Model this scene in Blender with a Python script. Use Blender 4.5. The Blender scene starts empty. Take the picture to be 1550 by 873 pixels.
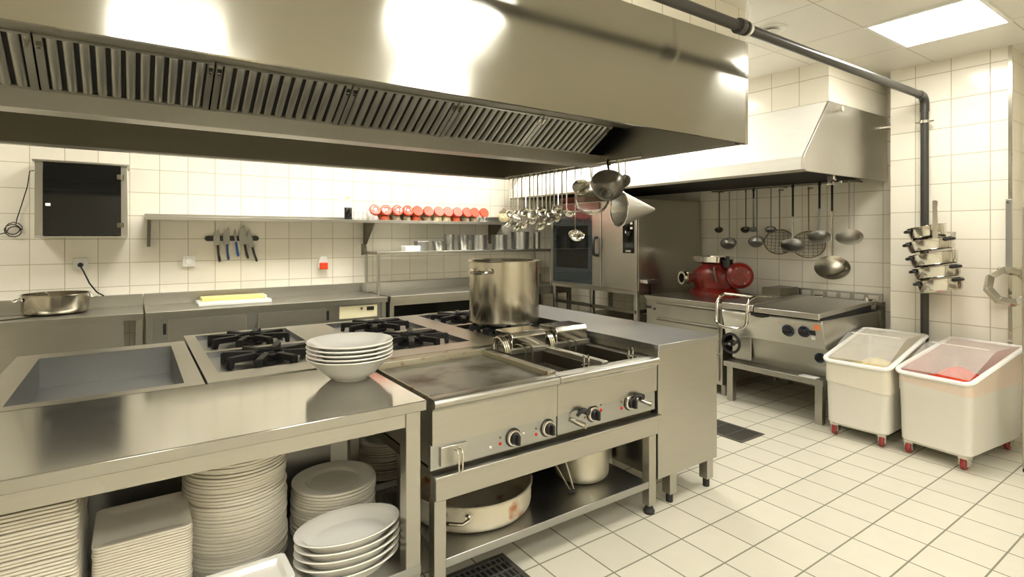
import bpy, bmesh, math, random
from mathutils import Vector, Matrix
random.seed(7)
PI = math.pi
S = bpy.context.scene
COL = S.collection

# ------------------------------------------------------------------ camera, world, exposure
cam_d = bpy.data.cameras.new('camera'); cam = bpy.data.objects.new('camera', cam_d); COL.objects.link(cam)
cam_d.sensor_width = 36.0; cam_d.lens = 824.0/1550.0*36.0
cam_d.shift_y = -79.5/1550.0; cam_d.clip_start = 0.05
cam.location = (0, 0, 1.6); cam.rotation_euler = (PI/2, 0, -math.atan2(0.57253, 0.81988))
S.camera = cam
W = bpy.data.worlds.new('world'); S.world = W; W.use_nodes = True
W.node_tree.nodes['Background'].inputs[0].default_value = (1.0, 0.95, 0.85, 1)
W.node_tree.nodes['Background'].inputs[1].default_value = 0.3
S.view_settings.view_transform = 'Standard'; S.view_settings.look = 'None'
S.view_settings.exposure = 0.92; S.view_settings.gamma = 1.0
S.view_settings.use_curve_mapping = False
LAMP = 15.0                       # emission of the ceiling panels
LAMP_COL = (1.0, 0.97, 0.90)

# ------------------------------------------------------------------ materials
def nmat(name):
    m = bpy.data.materials.new(name); m.use_nodes = True
    nt = m.node_tree; b = nt.nodes['Principled BSDF']
    return m, nt, b
def N(nt, t, **k):
    n = nt.nodes.new(t)
    for a, v in k.items():
        if a.startswith('i_'):
            n.inputs[int(a[2:]) if a[2:].isdigit() else a[2:]].default_value = v
        else: setattr(n, a, v)
    return n
def L(nt, a, b): nt.links.new(a, b)
def plain(name, col, rough=0.5, metal=0.0, var=0.0, scale=8.0, spec=0.5, bump=0.0):
    m, nt, b = nmat(name)
    b.inputs['Base Color'].default_value = (*col, 1); b.inputs['Roughness'].default_value = rough
    b.inputs['Metallic'].default_value = metal; b.inputs['Specular IOR Level'].default_value = spec
    tc = N(nt, 'ShaderNodeTexCoord'); no = N(nt, 'ShaderNodeTexNoise'); no.inputs['Scale'].default_value = scale
    no.inputs['Detail'].default_value = 4
    L(nt, tc.outputs['Object'], no.inputs['Vector'])
    if var > 0:
        r = N(nt, 'ShaderNodeMapRange'); r.inputs['To Min'].default_value = 1-var; r.inputs['To Max'].default_value = 1+var
        L(nt, no.outputs['Fac'], r.inputs['Value'])
        mx = N(nt, 'ShaderNodeVectorMath', operation='SCALE'); mx.inputs[0].default_value = col
        L(nt, r.outputs[0], mx.inputs['Scale']); L(nt, mx.outputs[0], b.inputs['Base Color'])
    if bump > 0:
        bp = N(nt, 'ShaderNodeBump'); bp.inputs['Strength'].default_value = bump; bp.inputs['Distance'].default_value = 0.01
        L(nt, no.outputs['Fac'], bp.inputs['Height']); L(nt, bp.outputs[0], b.inputs['Normal'])
    return m
def steel(name, col=(0.47, 0.455, 0.405), rough=0.33, stretch=(1.5, 1.5, 14), var=0.04, smudge=0.03, metal=1.0, aniso=None):
    """brushed stainless steel: stretched noise for the brushing, soft noise for smudges"""
    m, nt, b = nmat(name)
    b.inputs['Metallic'].default_value = metal
    tc = N(nt, 'ShaderNodeTexCoord'); mp = N(nt, 'ShaderNodeMapping'); mp.inputs['Scale'].default_value = stretch
    L(nt, tc.outputs['Object'], mp.inputs['Vector'])
    no = N(nt, 'ShaderNodeTexNoise'); no.inputs['Scale'].default_value = 4; no.inputs['Detail'].default_value = 2
    L(nt, mp.outputs[0], no.inputs['Vector'])
    n2 = N(nt, 'ShaderNodeTexNoise'); n2.inputs['Scale'].default_value = 2.2; n2.inputs['Detail'].default_value = 2
    n2.inputs['Distortion'].default_value = 0.6
    L(nt, tc.outputs['Object'], n2.inputs['Vector'])
    r = N(nt, 'ShaderNodeMapRange'); r.inputs['To Min'].default_value = 1-var; r.inputs['To Max'].default_value = 1+var
    L(nt, no.outputs['Fac'], r.inputs['Value'])
    mx = N(nt, 'ShaderNodeVectorMath', operation='SCALE'); mx.inputs[0].default_value = col
    L(nt, r.outputs[0], mx.inputs['Scale']); L(nt, mx.outputs[0], b.inputs['Base Color'])
    r2 = N(nt, 'ShaderNodeMapRange'); r2.inputs['From Min'].default_value = .3; r2.inputs['From Max'].default_value = .7
    r2.inputs['To Min'].default_value = max(.03, rough-smudge); r2.inputs['To Max'].default_value = rough+smudge
    L(nt, n2.outputs['Fac'], r2.inputs['Value']); L(nt, r2.outputs[0], b.inputs['Roughness'])
    if aniso:
        b.inputs['Anisotropic'].default_value = aniso[0]
        cv = N(nt, 'ShaderNodeCombineXYZ')
        for i in range(3): cv.inputs[i].default_value = aniso[1][i]
        L(nt, cv.outputs[0], b.inputs['Tangent'])
    return m
def tiles(name, ua, va, pu, pv, ou, ov, col, grout, mort=0.0035, rough=0.16, var=0.03, mottle=0.03):
    """glazed tiles on a plane: ua/va are the world axes (0,1,2), pu/pv the pitch, ou/ov a joint position"""
    m, nt, b = nmat(name)
    g = N(nt, 'ShaderNodeNewGeometry'); sp = N(nt, 'ShaderNodeSeparateXYZ'); L(nt, g.outputs['Position'], sp.inputs[0])
    cb = N(nt, 'ShaderNodeCombineXYZ')
    for i, (ax, p, o) in enumerate(((ua, pu, ou), (va, pv, ov))):
        su = N(nt, 'ShaderNodeMath', operation='SUBTRACT'); L(nt, sp.outputs[ax], su.inputs[0]); su.inputs[1].default_value = o
        L(nt, su.outputs[0], cb.inputs[i])
    br = N(nt, 'ShaderNodeTexBrick', offset=0.0, squash=1.0)
    br.inputs['Scale'].default_value = 1.0; br.inputs['Brick Width'].default_value = pu; br.inputs['Row Height'].default_value = pv
    br.inputs['Mortar Size'].default_value = mort; br.inputs['Mortar Smooth'].default_value = 0.1; br.inputs['Bias'].default_value = 0
    br.inputs['Color1'].default_value = (*[c*(1-var) for c in col], 1); br.inputs['Color2'].default_value = (*[min(1, c*(1+var)) for c in col], 1)
    br.inputs['Mortar'].default_value = (*grout, 1)
    L(nt, cb.outputs[0], br.inputs['Vector'])
    no = N(nt, 'ShaderNodeTexNoise'); no.inputs['Scale'].default_value = 9; no.inputs['Detail'].default_value = 5
    L(nt, g.outputs['Position'], no.inputs['Vector'])
    r = N(nt, 'ShaderNodeMapRange'); r.inputs['To Min'].default_value = 1-mottle; r.inputs['To Max'].default_value = 1+mottle
    L(nt, no.outputs['Fac'], r.inputs['Value'])
    mx = N(nt, 'ShaderNodeVectorMath', operation='SCALE'); L(nt, br.outputs['Color'], mx.inputs[0]); L(nt, r.outputs[0], mx.inputs['Scale'])
    L(nt, mx.outputs[0], b.inputs['Base Color'])
    rr = N(nt, 'ShaderNodeMapRange'); rr.inputs['To Min'].default_value = rough; rr.inputs['To Max'].default_value = 0.8
    L(nt, br.outputs['Fac'], rr.inputs['Value']); L(nt, rr.outputs[0], b.inputs['Roughness'])
    bp = N(nt, 'ShaderNodeBump', invert=True); bp.inputs['Strength'].default_value = 0.35; bp.inputs['Distance'].default_value = 0.003
    L(nt, br.outputs['Fac'], bp.inputs['Height']); L(nt, bp.outputs[0], b.inputs['Normal'])
    return m
def worn(name, col, col2, rough, metal, scale, lo=.45, hi=.65, bump=0.0):
    """two tones mixed by noise: rust, burnt-on grease, speckled fill"""
    m, nt, b = nmat(name)
    tc = N(nt, 'ShaderNodeTexCoord'); no = N(nt, 'ShaderNodeTexNoise'); no.inputs['Scale'].default_value = scale; no.inputs['Detail'].default_value = 7
    L(nt, tc.outputs['Object'], no.inputs['Vector'])
    r = N(nt, 'ShaderNodeMapRange'); r.inputs['From Min'].default_value = lo; r.inputs['From Max'].default_value = hi
    L(nt, no.outputs['Fac'], r.inputs['Value'])
    mx = N(nt, 'ShaderNodeMix', data_type='RGBA'); mx.inputs[6].default_value = (*col, 1); mx.inputs[7].default_value = (*col2, 1)
    L(nt, r.outputs[0], mx.inputs[0]); L(nt, mx.outputs[2], b.inputs['Base Color'])
    b.inputs['Roughness'].default_value = rough; b.inputs['Metallic'].default_value = metal
    if bump > 0:
        bp = N(nt, 'ShaderNodeBump'); bp.inputs['Strength'].default_value = bump; bp.inputs['Distance'].default_value = 0.01
        L(nt, no.outputs['Fac'], bp.inputs['Height']); L(nt, bp.outputs[0], b.inputs['Normal'])
    return m
def clear(name, col, alpha, rough=0.15):
    m, nt, b = nmat(name)
    out = nt.nodes['Material Output']
    b.inputs['Base Color'].default_value = (*col, 1); b.inputs['Roughness'].default_value = rough
    tr = N(nt, 'ShaderNodeBsdfTransparent'); mx = N(nt, 'ShaderNodeMixShader')
    no = N(nt, 'ShaderNodeTexNoise'); no.inputs['Scale'].default_value = 4
    r = N(nt, 'ShaderNodeMapRange'); r.inputs['To Min'].default_value = max(0, alpha-.06); r.inputs['To Max'].default_value = min(1, alpha+.06)
    L(nt, no.outputs['Fac'], r.inputs['Value']); L(nt, r.outputs[0], mx.inputs[0])
    L(nt, tr.outputs[0], mx.inputs[1]); L(nt, b.outputs[0], mx.inputs[2]); L(nt, mx.outputs[0], out.inputs[0])
    return m
def glow(name, col, st):
    m, nt, b = nmat(name); out = nt.nodes['Material Output']
    e = N(nt, 'ShaderNodeEmission'); e.inputs[0].default_value = (*col, 1); e.inputs[1].default_value = st
    L(nt, e.outputs[0], out.inputs[0]); return m

CREAM = (0.84, 0.795, 0.675); GROUT = (0.48, 0.43, 0.31)
M = {}
M['floor'] = tiles('floor_tiles', 0, 1, .25, .2555, 1.88, 2.10, (0.68, 0.645, 0.53), (0.24, 0.235, 0.165), .0045, .32, .03, .05)
M['w1'] = tiles('wall_tiles_back', 0, 2, .2505, .2335, .233, 1.336, CREAM, GROUT)
M['w2'] = tiles('wall_tiles_right', 1, 2, .258, .2335, 4.065, 1.338, CREAM, GROUT)
M['w3'] = tiles('wall_tiles_pier', 1, 2, .2525, .2335, 1.877, 1.34, CREAM, GROUT)
M['bulk'] = tiles('wall_tiles_bulkhead', 0, 2, .2505, .2335, .233, 2.74, CREAM, GROUT)
M['bulk2'] = tiles('wall_tiles_hood_bulkhead', 1, 2, .2525, .2335, 2.22, 2.95, CREAM, GROUT)
M['ceil'] = tiles('ceiling_panels', 0, 1, .69, .64, 4.245, 1.10, (0.76, 0.735, 0.655), (0.50, 0.46, 0.37), .004, .35, .02, .02)
M['steel'] = steel('brushed_steel')
M['steel_h'] = steel('brushed_steel_lengthwise', stretch=(1.5, 12, 12))
M['steel_hood'] = steel('brushed_steel_hood', col=(0.45, 0.435, 0.38), rough=.155, stretch=(1.0, 1.0, 10), smudge=.015, var=.02, aniso=(.8, (0, 0, 1)))
M['steel_top'] = steel('worktop_steel', col=(0.39, 0.375, 0.325), rough=.12, stretch=(1.5, 12, 12), smudge=.03, metal=.78)
M['steel_grey'] = steel('grey_steel', col=(0.43, 0.43, 0.41), rough=.33, stretch=(2, 12, 12))
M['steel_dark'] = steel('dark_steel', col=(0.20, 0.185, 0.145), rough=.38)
M['steel_pol'] = steel('polished_steel', col=(0.68, 0.65, 0.58), rough=.14, stretch=(1, 1, 8), smudge=.03)
M['steel_pot'] = steel('pot_steel', col=(0.50, 0.465, 0.385), rough=.19, stretch=(1, 1, 12), smudge=.03)
M['white_steel'] = steel('hood_white_steel', col=(0.60, 0.585, 0.54), rough=.34, stretch=(8, 1.5, 8))
M['hood_lit'] = steel('lit_hood_steel', col=(0.88, 0.87, 0.83), rough=.36, stretch=(8, 1.5, 8), metal=.3)  # lamp glare on the slope put into the colour, paler than the end panels
M['filter'] = steel('filter_steel', col=(0.47, 0.46, 0.41), rough=.42, stretch=(2, 2, 4), smudge=.02)
M['blade'] = plain('knife_blade_steel', (0.36, 0.35, 0.31), .38, .6)
M['alu'] = plain('pale_aluminium', (0.62, 0.58, 0.46), .38, .75, .06)
M['stained'] = worn('stained_pan_metal', (0.66, 0.61, 0.48), (0.40, 0.17, 0.06), .42, .45, 9, .60, .74)
M['rusty'] = worn('rust_spotted_steel', (0.48, 0.44, 0.33), (0.30, 0.12, 0.05), .4, .85, 14, .60, .72)
M['griddle'] = worn('griddle_plate_metal', (0.33, 0.33, 0.29), (0.07, 0.05, 0.02), .40, .85, 4.0, .42, .64)
M['iron'] = plain('cast_iron', (0.014, 0.013, 0.012), .55, .0, .3, 30, .4, .2)
M['black'] = plain('black_plastic', (0.012, 0.012, 0.012), .35)
M['void'] = plain('shade_black', (0.012, 0.011, 0.009), .7)  # flat black standing in for deep shade in gaps, openings and undersides
M['rubber'] = plain('black_rubber', (0.02, 0.02, 0.02), .7)
M['blackglass'] = plain('black_glass', (0.008, 0.008, 0.007), .05, spec=.35)
M['ovenglass'] = plain('oven_door_glass', (0.018, 0.024, 0.027), .07, .0, .1, 3, .8)
M['china'] = plain('cream_china', (0.80, 0.755, 0.64), .22, .0, .02)
M['china_w'] = plain('white_china', (0.86, 0.84, 0.77), .13, .0, .01)
M['white'] = plain('white_plastic', (0.82, 0.81, 0.76), .35, .0, .02)
M['yellow'] = plain('yellow_board', (0.80, 0.68, 0.26), .4, .0, .03)
M['redlid'] = plain('red_lid', (0.72, 0.055, 0.012), .35, .0, .05)
M['red'] = worn('red_enamel', (0.24, 0.018, 0.012), (0.13, 0.010, 0.007), .28, .0, 12)
M['redwheel'] = plain('red_wheel', (0.28, 0.03, 0.03), .35)
M['spice_red'] = worn('red_spice', (0.50, 0.06, 0.02), (0.30, 0.10, 0.03), .6, 0, 30)
M['spice_tan'] = worn('tan_spice', (0.55, 0.47, 0.28), (0.30, 0.25, 0.14), .6, 0, 30)
M['spice_dark'] = worn('dark_spice', (0.16, 0.12, 0.07), (0.35, 0.28, 0.16), .6, 0, 30)
M['blue'] = plain('blue_handle', (0.02, 0.10, 0.42), .4)
M['bluewhite'] = plain('blue_grey_handle', (0.03, 0.08, 0.22), .4, 0, .3, 60)
M['pipe'] = plain('dark_pipe_paint', (0.055, 0.052, 0.045), .33, .35)
M['bin'] = plain('milky_bin_plastic', (0.76, 0.73, 0.65), .32, .0, .015, 3)
M['bin_red'] = plain('milky_bin_plastic_pink_band', (0.76, 0.62, 0.50), .32, .0, .03, 3)
M['bin_yel'] = plain('milky_bin_plastic_cream_band', (0.775, 0.725, 0.60), .32, .0, .02, 3)
M['lid'] = clear('frosted_lid', (0.88, 0.86, 0.80), .19, .12)
M['rim'] = plain('white_rim_plastic', (0.88, 0.87, 0.82), .25)
M['meal'] = worn('yellow_meal', (0.78, 0.66, 0.34), (0.68, 0.55, 0.26), .8, 0, 22, bump=.4)
M['paprika'] = worn('red_powder', (0.78, 0.07, 0.015), (0.55, 0.04, 0.012), .8, 0, 22, bump=.5)
M['drain'] = plain('drain_grey_steel', (0.22, 0.21, 0.18), .4, .7)
M['brass'] = plain('dull_brass', (0.38, 0.30, 0.16), .35, .9)
M['wire'] = plain('brown_mesh_wire', (0.20, 0.15, 0.08), .5, .6)
M['red_light'] = plain('red_indicator', (0.55, 0.03, 0.02), .25)
M['orange'] = plain('orange_label', (0.85, 0.25, 0.08), .5)
M['panel_cream'] = plain('cream_panel', (0.80, 0.74, 0.50), .4)
M['lamp'] = glow('lamp_diffuser', LAMP_COL, LAMP)
M['clearglass'] = clear('jar_glass', (0.85, 0.87, 0.84), .35, .06)
M['mesh'] = clear('fine_wire_mesh', (0.50, 0.45, 0.34), .30, .4)
M['oil'] = plain('dark_frying_oil', (0.020, 0.012, 0.004), .12)
M['colander'] = plain('dark_hammered_steel', (0.17, 0.16, 0.14), .30, .9, .25, 14)
M['well'] = steel('well_steel', col=(0.34, 0.345, 0.34), rough=.34, stretch=(2, 12, 12))

# ------------------------------------------------------------------ geometry
class G:
    def __init__(s): s.v = []; s.f = []
    def add(s, vs, fs):
        o = len(s.v); s.v += [Vector(p) for p in vs]; s.f += [tuple(i+o for i in f) for f in fs]; return s
    def box(s, x0, x1, y0, y1, z0, z1):
        if x0 > x1: x0, x1 = x1, x0
        if y0 > y1: y0, y1 = y1, y0
        if z0 > z1: z0, z1 = z1, z0
        return s.add([(x, y, z) for z in (z0, z1) for y in (y0, y1) for x in (x0, x1)],
                     [(0, 2, 3, 1), (4, 5, 7, 6), (0, 1, 5, 4), (2, 6, 7, 3), (0, 4, 6, 2), (1, 3, 7, 5)])
    def prism(s, poly, axis, d0, d1):
        """extrude a 2D outline; axis 0: (y,z) along x, 1: (x,z) along y, 2: (x,y) along z"""
        a = sum(poly[i][0]*poly[(i+1) % len(poly)][1]-poly[(i+1) % len(poly)][0]*poly[i][1] for i in range(len(poly)))
        if (a < 0) != (axis == 1): poly = poly[::-1]
        n = len(poly)
        def p3(p, d): return ((d, p[0], p[1]), (p[0], d, p[1]), (p[0], p[1], d))[axis]
        vs = [p3(p, d0) for p in poly]+[p3(p, d1) for p in poly]
        fs = [tuple(range(n))[::-1], tuple(range(n, 2*n))]+[(i, (i+1) % n, n+(i+1) % n, n+i) for i in range(n)]
        return s.add(vs, fs)
    def lathe(s, prof, c=(0, 0, 0), n=32, mat=None, sx=1.0, sy=1.0):
        """revolve (r,z) pairs about z; points with r=0 close the surface"""
        o = len(s.v); rings = []
        for r, z in prof:
            if r < 1e-6: rings.append([len(s.v)]); s.v.append(Vector((0, 0, z)))
            else:
                rings.append(list(range(len(s.v), len(s.v)+n)))
                for i in range(n): s.v.append(Vector((r*sx*math.cos(2*PI*i/n), r*sy*math.sin(2*PI*i/n), z)))
        for a, b in zip(rings, rings[1:]):
            for i in range(n):
                j = (i+1) % n
                if len(a) == 1 and len(b) == 1: continue
                if len(a) == 1: s.f.append((a[0], b[j], b[i]))
                elif len(b) == 1: s.f.append((a[i], a[j], b[0]))
                else: s.f.append((a[i], a[j], b[j], b[i]))
        T = Matrix.Translation(c) @ (mat.to_4x4() if mat else Matrix.Identity(4))
        for i in range(o, len(s.v)): s.v[i] = T @ s.v[i]
        return s
    def cyl(s, p0, p1, r0, r1=None, n=20):
        p0 = Vector(p0); p1 = Vector(p1); d = p1-p0; r1 = r0 if r1 is None else r1
        q = d.to_track_quat('Z', 'Y').to_matrix()
        return s.lathe([(0, 0), (r0, 0), (r1, d.length), (0, d.length)], p0, n, q)
    def tube(s, pts, r, n=8, closed=False, flat=1.0):
        pts = [Vector(p) for p in pts]; m = len(pts); o = len(s.v); up = None
        for i, p in enumerate(pts):
            a = pts[(i-1) % m] if (closed or i > 0) else p
            b = pts[(i+1) % m] if (closed or i < m-1) else p
            t = (b-a).normalized()
            if up is None: up = Vector((0, 0, 1)) if abs(t.z) < .9 else Vector((1, 0, 0))
            u = t.cross(up)
            u = u.normalized() if u.length > 1e-5 else Vector((1, 0, 0))
            w = u.cross(t).normalized(); up = w
            rr = r[i] if isinstance(r, (list, tuple)) else r
            for k in range(n):
                an = 2*PI*k/n; s.v.append(p+u*rr*math.cos(an)+w*rr*flat*math.sin(an))
        for i in range(m if closed else m-1):
            j = (i+1) % m
            for k in range(n):
                l = (k+1) % n; s.f.append((o+i*n+k, o+i*n+l, o+j*n+l, o+j*n+k))
        if not closed:
            s.f.append(tuple(o+k for k in range(n))[::-1]); s.f.append(tuple(o+(m-1)*n+k for k in range(n)))
        return s
    def ring(s, c, R, r, n=28, k=8, mat=None, sx=1, sy=1):
        pts = [Vector((R*sx*math.cos(2*PI*i/n), R*sy*math.sin(2*PI*i/n), 0)) for i in range(n)]
        if mat: pts = [mat @ p for p in pts]
        return s.tube([p+Vector(c) for p in pts], r, k, True)
    def grid(s, fn, nu, nv):
        o = len(s.v)
        for i in range(nu+1):
            for j in range(nv+1): s.v.append(Vector(fn(i/nu, j/nv)))
        for i in range(nu):
            for j in range(nv):
                a = o+i*(nv+1)+j; s.f.append((a, a+1, a+nv+2, a+nv+1))
        return s
    def loft(s, rings, cap=True):
        """rings: equal-length lists of points"""
        o = len(s.v); n = len(rings[0])
        for r in rings: s.v += [Vector(p) for p in r]
        for i in range(len(rings)-1):
            for k in range(n):
                l = (k+1) % n; s.f.append((o+i*n+k, o+i*n+l, o+(i+1)*n+l, o+(i+1)*n+k))
        if cap:
            s.f.append(tuple(o+k for k in range(n))[::-1]); s.f.append(tuple(o+(len(rings)-1)*n+k for k in range(n)))
        return s
    def xf(s, m, start=0):
        for i in range(start, len(s.v)): s.v[i] = m @ s.v[i]
        return s

def rr(x0, x1, y0, y1, z, r=.03, k=4):
    """rounded rectangle outline at height z"""
    out = []
    for cx, cy, a0 in ((x1-r, y1-r, 0), (x0+r, y1-r, PI/2), (x0+r, y0+r, PI), (x1-r, y0+r, 1.5*PI)):
        for i in range(k+1):
            a = a0+PI/2*i/k; out.append((cx+r*math.cos(a), cy+r*math.sin(a), z))
    return out
WL = {}
def build(name, g, mat, parent=None, bev=0, ang=35, seg=2, origin=None):
    if parent is not None: off = WL[parent.name]
    elif origin is not None: off = Vector(origin)
    else:
        xs = [p.x for p in g.v]; ys = [p.y for p in g.v]; zs = [p.z for p in g.v]
        off = Vector(((min(xs)+max(xs))/2, (min(ys)+max(ys))/2, min(zs)))
    me = bpy.data.meshes.new(name)
    me.from_pydata([p-off for p in g.v], [], g.f); me.update()
    bm = bmesh.new(); bm.from_mesh(me)
    bmesh.ops.recalc_face_normals(bm, faces=bm.faces)
    lim = math.radians(ang)
    for f in bm.faces: f.smooth = True
    for e in bm.edges:
        if len(e.link_faces) != 2 or e.calc_face_angle(0) > lim: e.smooth = False
    bm.to_mesh(me); bm.free()
    me.materials.append(M[mat] if isinstance(mat, str) else mat)
    o = bpy.data.objects.new(name, me); COL.objects.link(o)
    if parent is not None: o.parent = parent; WL[o.name] = off
    else: o.location = off; WL[o.name] = off
    if bev:
        md = o.modifiers.new('edge', 'BEVEL'); md.width = bev; md.segments = seg; md.limit_method = 'ANGLE'; md.angle_limit = math.radians(40)
    return o
def tag(o, label, cat, group=None, kind=None):
    o['label'] = label; o['category'] = cat
    if group: o['group'] = group
    if kind: o['kind'] = kind
    return o
def thing(name, label, cat, loc=(0, 0, 0), group=None):
    o = bpy.data.objects.new(name, None); COL.objects.link(o); o.empty_display_size = .05
    o.location = loc; WL[o.name] = Vector(loc)
    return tag(o, label, cat, group)
def struct(name, g, mat, parent=None, bev=0):
    o = build(name, g, mat, parent, bev)
    if parent is None: o['kind'] = 'structure'
    return o
def dup(root, loc=None, rotz=None, label=None, group=None):
    r = root.copy(); COL.objects.link(r); WL[r.name] = Vector(loc) if loc is not None else WL[root.name].copy()
    if loc is not None: r.location = loc
    if rotz is not None: r.rotation_euler = (0, 0, rotz)
    if label: r['label'] = label
    if group: r['group'] = group
    for ch in list(root.children):
        c = ch.copy(); COL.objects.link(c); c.parent = r
        for g in list(ch.children):
            d = g.copy(); COL.objects.link(d); d.parent = c
    return r
ORD = ['topmost', 'second', 'third', 'fourth', 'fifth', 'sixth', 'seventh', 'eighth', 'ninth', 'tenth', 'eleventh', 'twelfth', 'thirteenth',
       'fourteenth', 'fifteenth', 'sixteenth', 'seventeenth', 'eighteenth', 'nineteenth', 'twentieth']
ORD += ['twenty-'+o for o in ('first', 'second', 'third', 'fourth', 'fifth', 'sixth', 'seventh', 'eighth', 'ninth')]+['thirtieth']
ORD += ['thirty-'+o for o in ('first', 'second', 'third', 'fourth', 'fifth', 'sixth', 'seventh', 'eighth', 'ninth')]+['fortieth']+['forty-'+o for o in ('first', 'second', 'third', 'fourth', 'fifth')]

# ================================================================== THE SETTING
CZ = 3.08
struct('floor', G().box(-3.3, 6.1, -3.3, 6.75, -.1, 0), 'floor')
struct('ceiling', G().box(-3.3, 6.1, -3.3, 6.75, CZ, CZ+.1), 'ceil')
struct('wall_back', G().box(-3.3, 6.1, 6.62, 6.75, 0, CZ), 'w1')
struct('wall_right', G().box(5.95, 6.1, -3.3, 6.62, 0, CZ), 'w2')
struct('wall_left', G().box(-3.3, -3.2, -3.3, 6.62, 0, CZ), 'w3')
struct('wall_front', G().box(-3.2, 5.95, -3.3, -3.2, 0, CZ), 'w1')
struct('wall_pier', G().box(5.6, 5.95, 1.248, 2.067, 0, CZ), 'w3')
struct('trim_1', G().box(5.588, 5.604, 1.238, 1.262, .0, CZ), 'steel_pol')
struct('wall_bulkhead', G().box(-1.75, 3.31, 2.06, 4.84, 2.866, CZ), 'bulk')
struct('wall_soffit', G().box(4.80, 5.95, 2.225, 6.28, 2.737, CZ), 'bulk2')

# ------------------------------------------------------------------ ceiling lights
def ceiling_light(x, y, label):
    t = thing('ceiling_light', label, 'ceiling light', (x, y, CZ), 'ceiling light panels')
    g = G()
    for a in (-1, 1):
        g.box(x+a*.35-.012, x+a*.35+.012, y-.32, y+.32, CZ-.016, CZ)
        g.box(x-.338, x+.338, y+a*.308-.012, y+a*.308+.012, CZ-.016, CZ)
    build('frame', g, 'white', t)
    build('diffuser', G().box(x-.336, x+.336, y-.294, y+.294, CZ-.010, CZ-.002), 'lamp', t)
    return t
ceiling_light(4.59, 1.41, 'glowing square ceiling light panel in front of the tiled pier')
ceiling_light(1.65, 1.00, 'ceiling light panel mirrored as the wide glare on the big hood')
ceiling_light(.13, -.60, 'ceiling light panel mirrored as the left glare patch on the big hood')
ceiling_light(2.35, -.85, 'ceiling light panel behind the camera, in line with the wide glare')
ceiling_light(.6, -2.5, 'added ceiling panel far behind the camera on the left, lighting the crockery')  # unseen fill panel, added to light the china under the table
ceiling_light(2.9, -2.5, 'added ceiling panel far behind the camera on the right, lighting the crockery')  # second unseen fill panel, added to light the undershelf from the front
ceiling_light(-1.6, .9, 'ceiling light panel beyond the left edge of the view')
ceiling_light(.5, 5.2, 'ceiling light panel above the back counter near the knives')
ceiling_light(2.9, 5.2, 'ceiling light panel above the back counter near the red lidded jars')
ceiling_light(1.7, 5.2, 'added ceiling panel brightening the back wall near the red power socket')  # unseen panel added to lift the lower back wall
ceiling_light(4.15, 5.2, 'added ceiling panel brightening the back wall in the corner above the oven door')  # unseen panel added to lift the back wall towards the corner
ceiling_light(4.1, 3.7, 'ceiling light panel between the two hoods')
ceiling_light(-1.9, 5.2, 'ceiling light panel above the left end of the back counter')
t = thing('ceiling_diffuser', 'small round air diffuser in the ceiling above the dark pipe', 'air vent', (3.75, 2.14, CZ))
build('outer_ring', G().lathe([(0, CZ-.004), (.07, CZ-.006), (.10, CZ-.014), (.115, CZ-.006), (.118, CZ)], (3.75, 2.14, 0), 32), 'white', t)
build('disc', G().lathe([(0, CZ-.030), (.055, CZ-.028), (.066, CZ-.022), (.055, CZ-.018), (0, CZ-.018)], (3.75, 2.14, 0), 32), 'white', t)
build('stem', G().cyl((3.75, 2.14, CZ-.02), (3.75, 2.14, CZ-.004), .012), 'white', t)

# ================================================================== ISLAND EXTRACTOR HOOD
HX0, HX1, HY0, HY1, HZ0, HZ1 = -1.75, 3.32, 2.05, 4.85, 2.205, 2.866
hood = thing('extractor_hood', 'huge stainless extractor hood hanging over the cooking island', 'extractor hood', (.8, 3.45, HZ0))
fpv = [(HX0, HY0+.08), (HX1-.035, HY0-.008), (HX1-.035, HY0+.012), (HX0, HY0+.10)]; fpz = [HZ0+.022, HZ0, HZ0, HZ0+.022]
build('front_panel', G().add([(x, y, z) for (x, y), z in zip(fpv, fpz)]+[(x, y, HZ1) for x, y in fpv], [(0, 3, 2, 1), (4, 5, 6, 7), (0, 1, 5, 4), (1, 2, 6, 5), (2, 3, 7, 6), (3, 0, 4, 7)]), 'steel_hood', hood)
build('corner_trim', G().box(HX1-.035, HX1, HY0-.006, HY0+.03, HZ0-.004, HZ1), 'steel_pol', hood, .002)
build('end_panel', G().box(HX1-.02, HX1, HY0+.03, HY1, HZ0, HZ1), 'steel', hood)
build('end_panel', G().box(HX0, HX0+.02, HY0+.02, HY1, HZ0, HZ1), 'steel', hood)
build('rear_panel', G().box(HX0+.02, HX1-.02, HY1-.02, HY1, HZ0, HZ1), 'steel_dark', hood)
g = G()
g.box(HX0+.02, HX1-.02, HY1-.06, HY1-.02, HZ0, HZ0+.014)
g.box(HX1-.06, HX1-.02, HY0+.05, HY1-.06, HZ0, HZ0+.014)
build('rim', g, 'steel_h', hood)
FT, FB = Vector((0, 3.10, 2.475)), Vector((0, 3.40, 2.288))      # top and bottom line of the filter bank
g = G(); g.prism([(HX0+.02, HY0+.101), (HX1-.02, HY0+.013), (HX1-.02, 3.11), (HX0+.02, 3.11)], 2, 2.475, 2.482)
g.box(HX0+.02, HX1-.02, 3.80, HY1-.02, 2.475, 2.482)
build('plenum_plate', g, 'steel', hood)
g = G(); g.prism([(3.385, 2.195), (3.525, 2.195), (3.525, 2.29), (3.51, 2.29), (3.51, 2.21), (3.40, 2.21), (3.40, 2.29), (3.385, 2.29)], 0, HX0+.02, HX1-.02)
build('grease_gutter', g, 'white_steel', hood, .002)
g = G(); g.prism([(3.50, 2.288), (3.80, 2.478), (3.80, 2.49), (3.50, 2.30)], 0, HX0+.02, HX1-.02)
build('rear_filter_bank', g, 'steel_dark', hood)
sl = (FB-FT); FL = sl.length; s_ = sl/FL; n_ = Vector((0, -sl.z*-1, 0)); n_ = Vector((0, s_.z, -s_.y))   # faces down and forward
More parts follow.
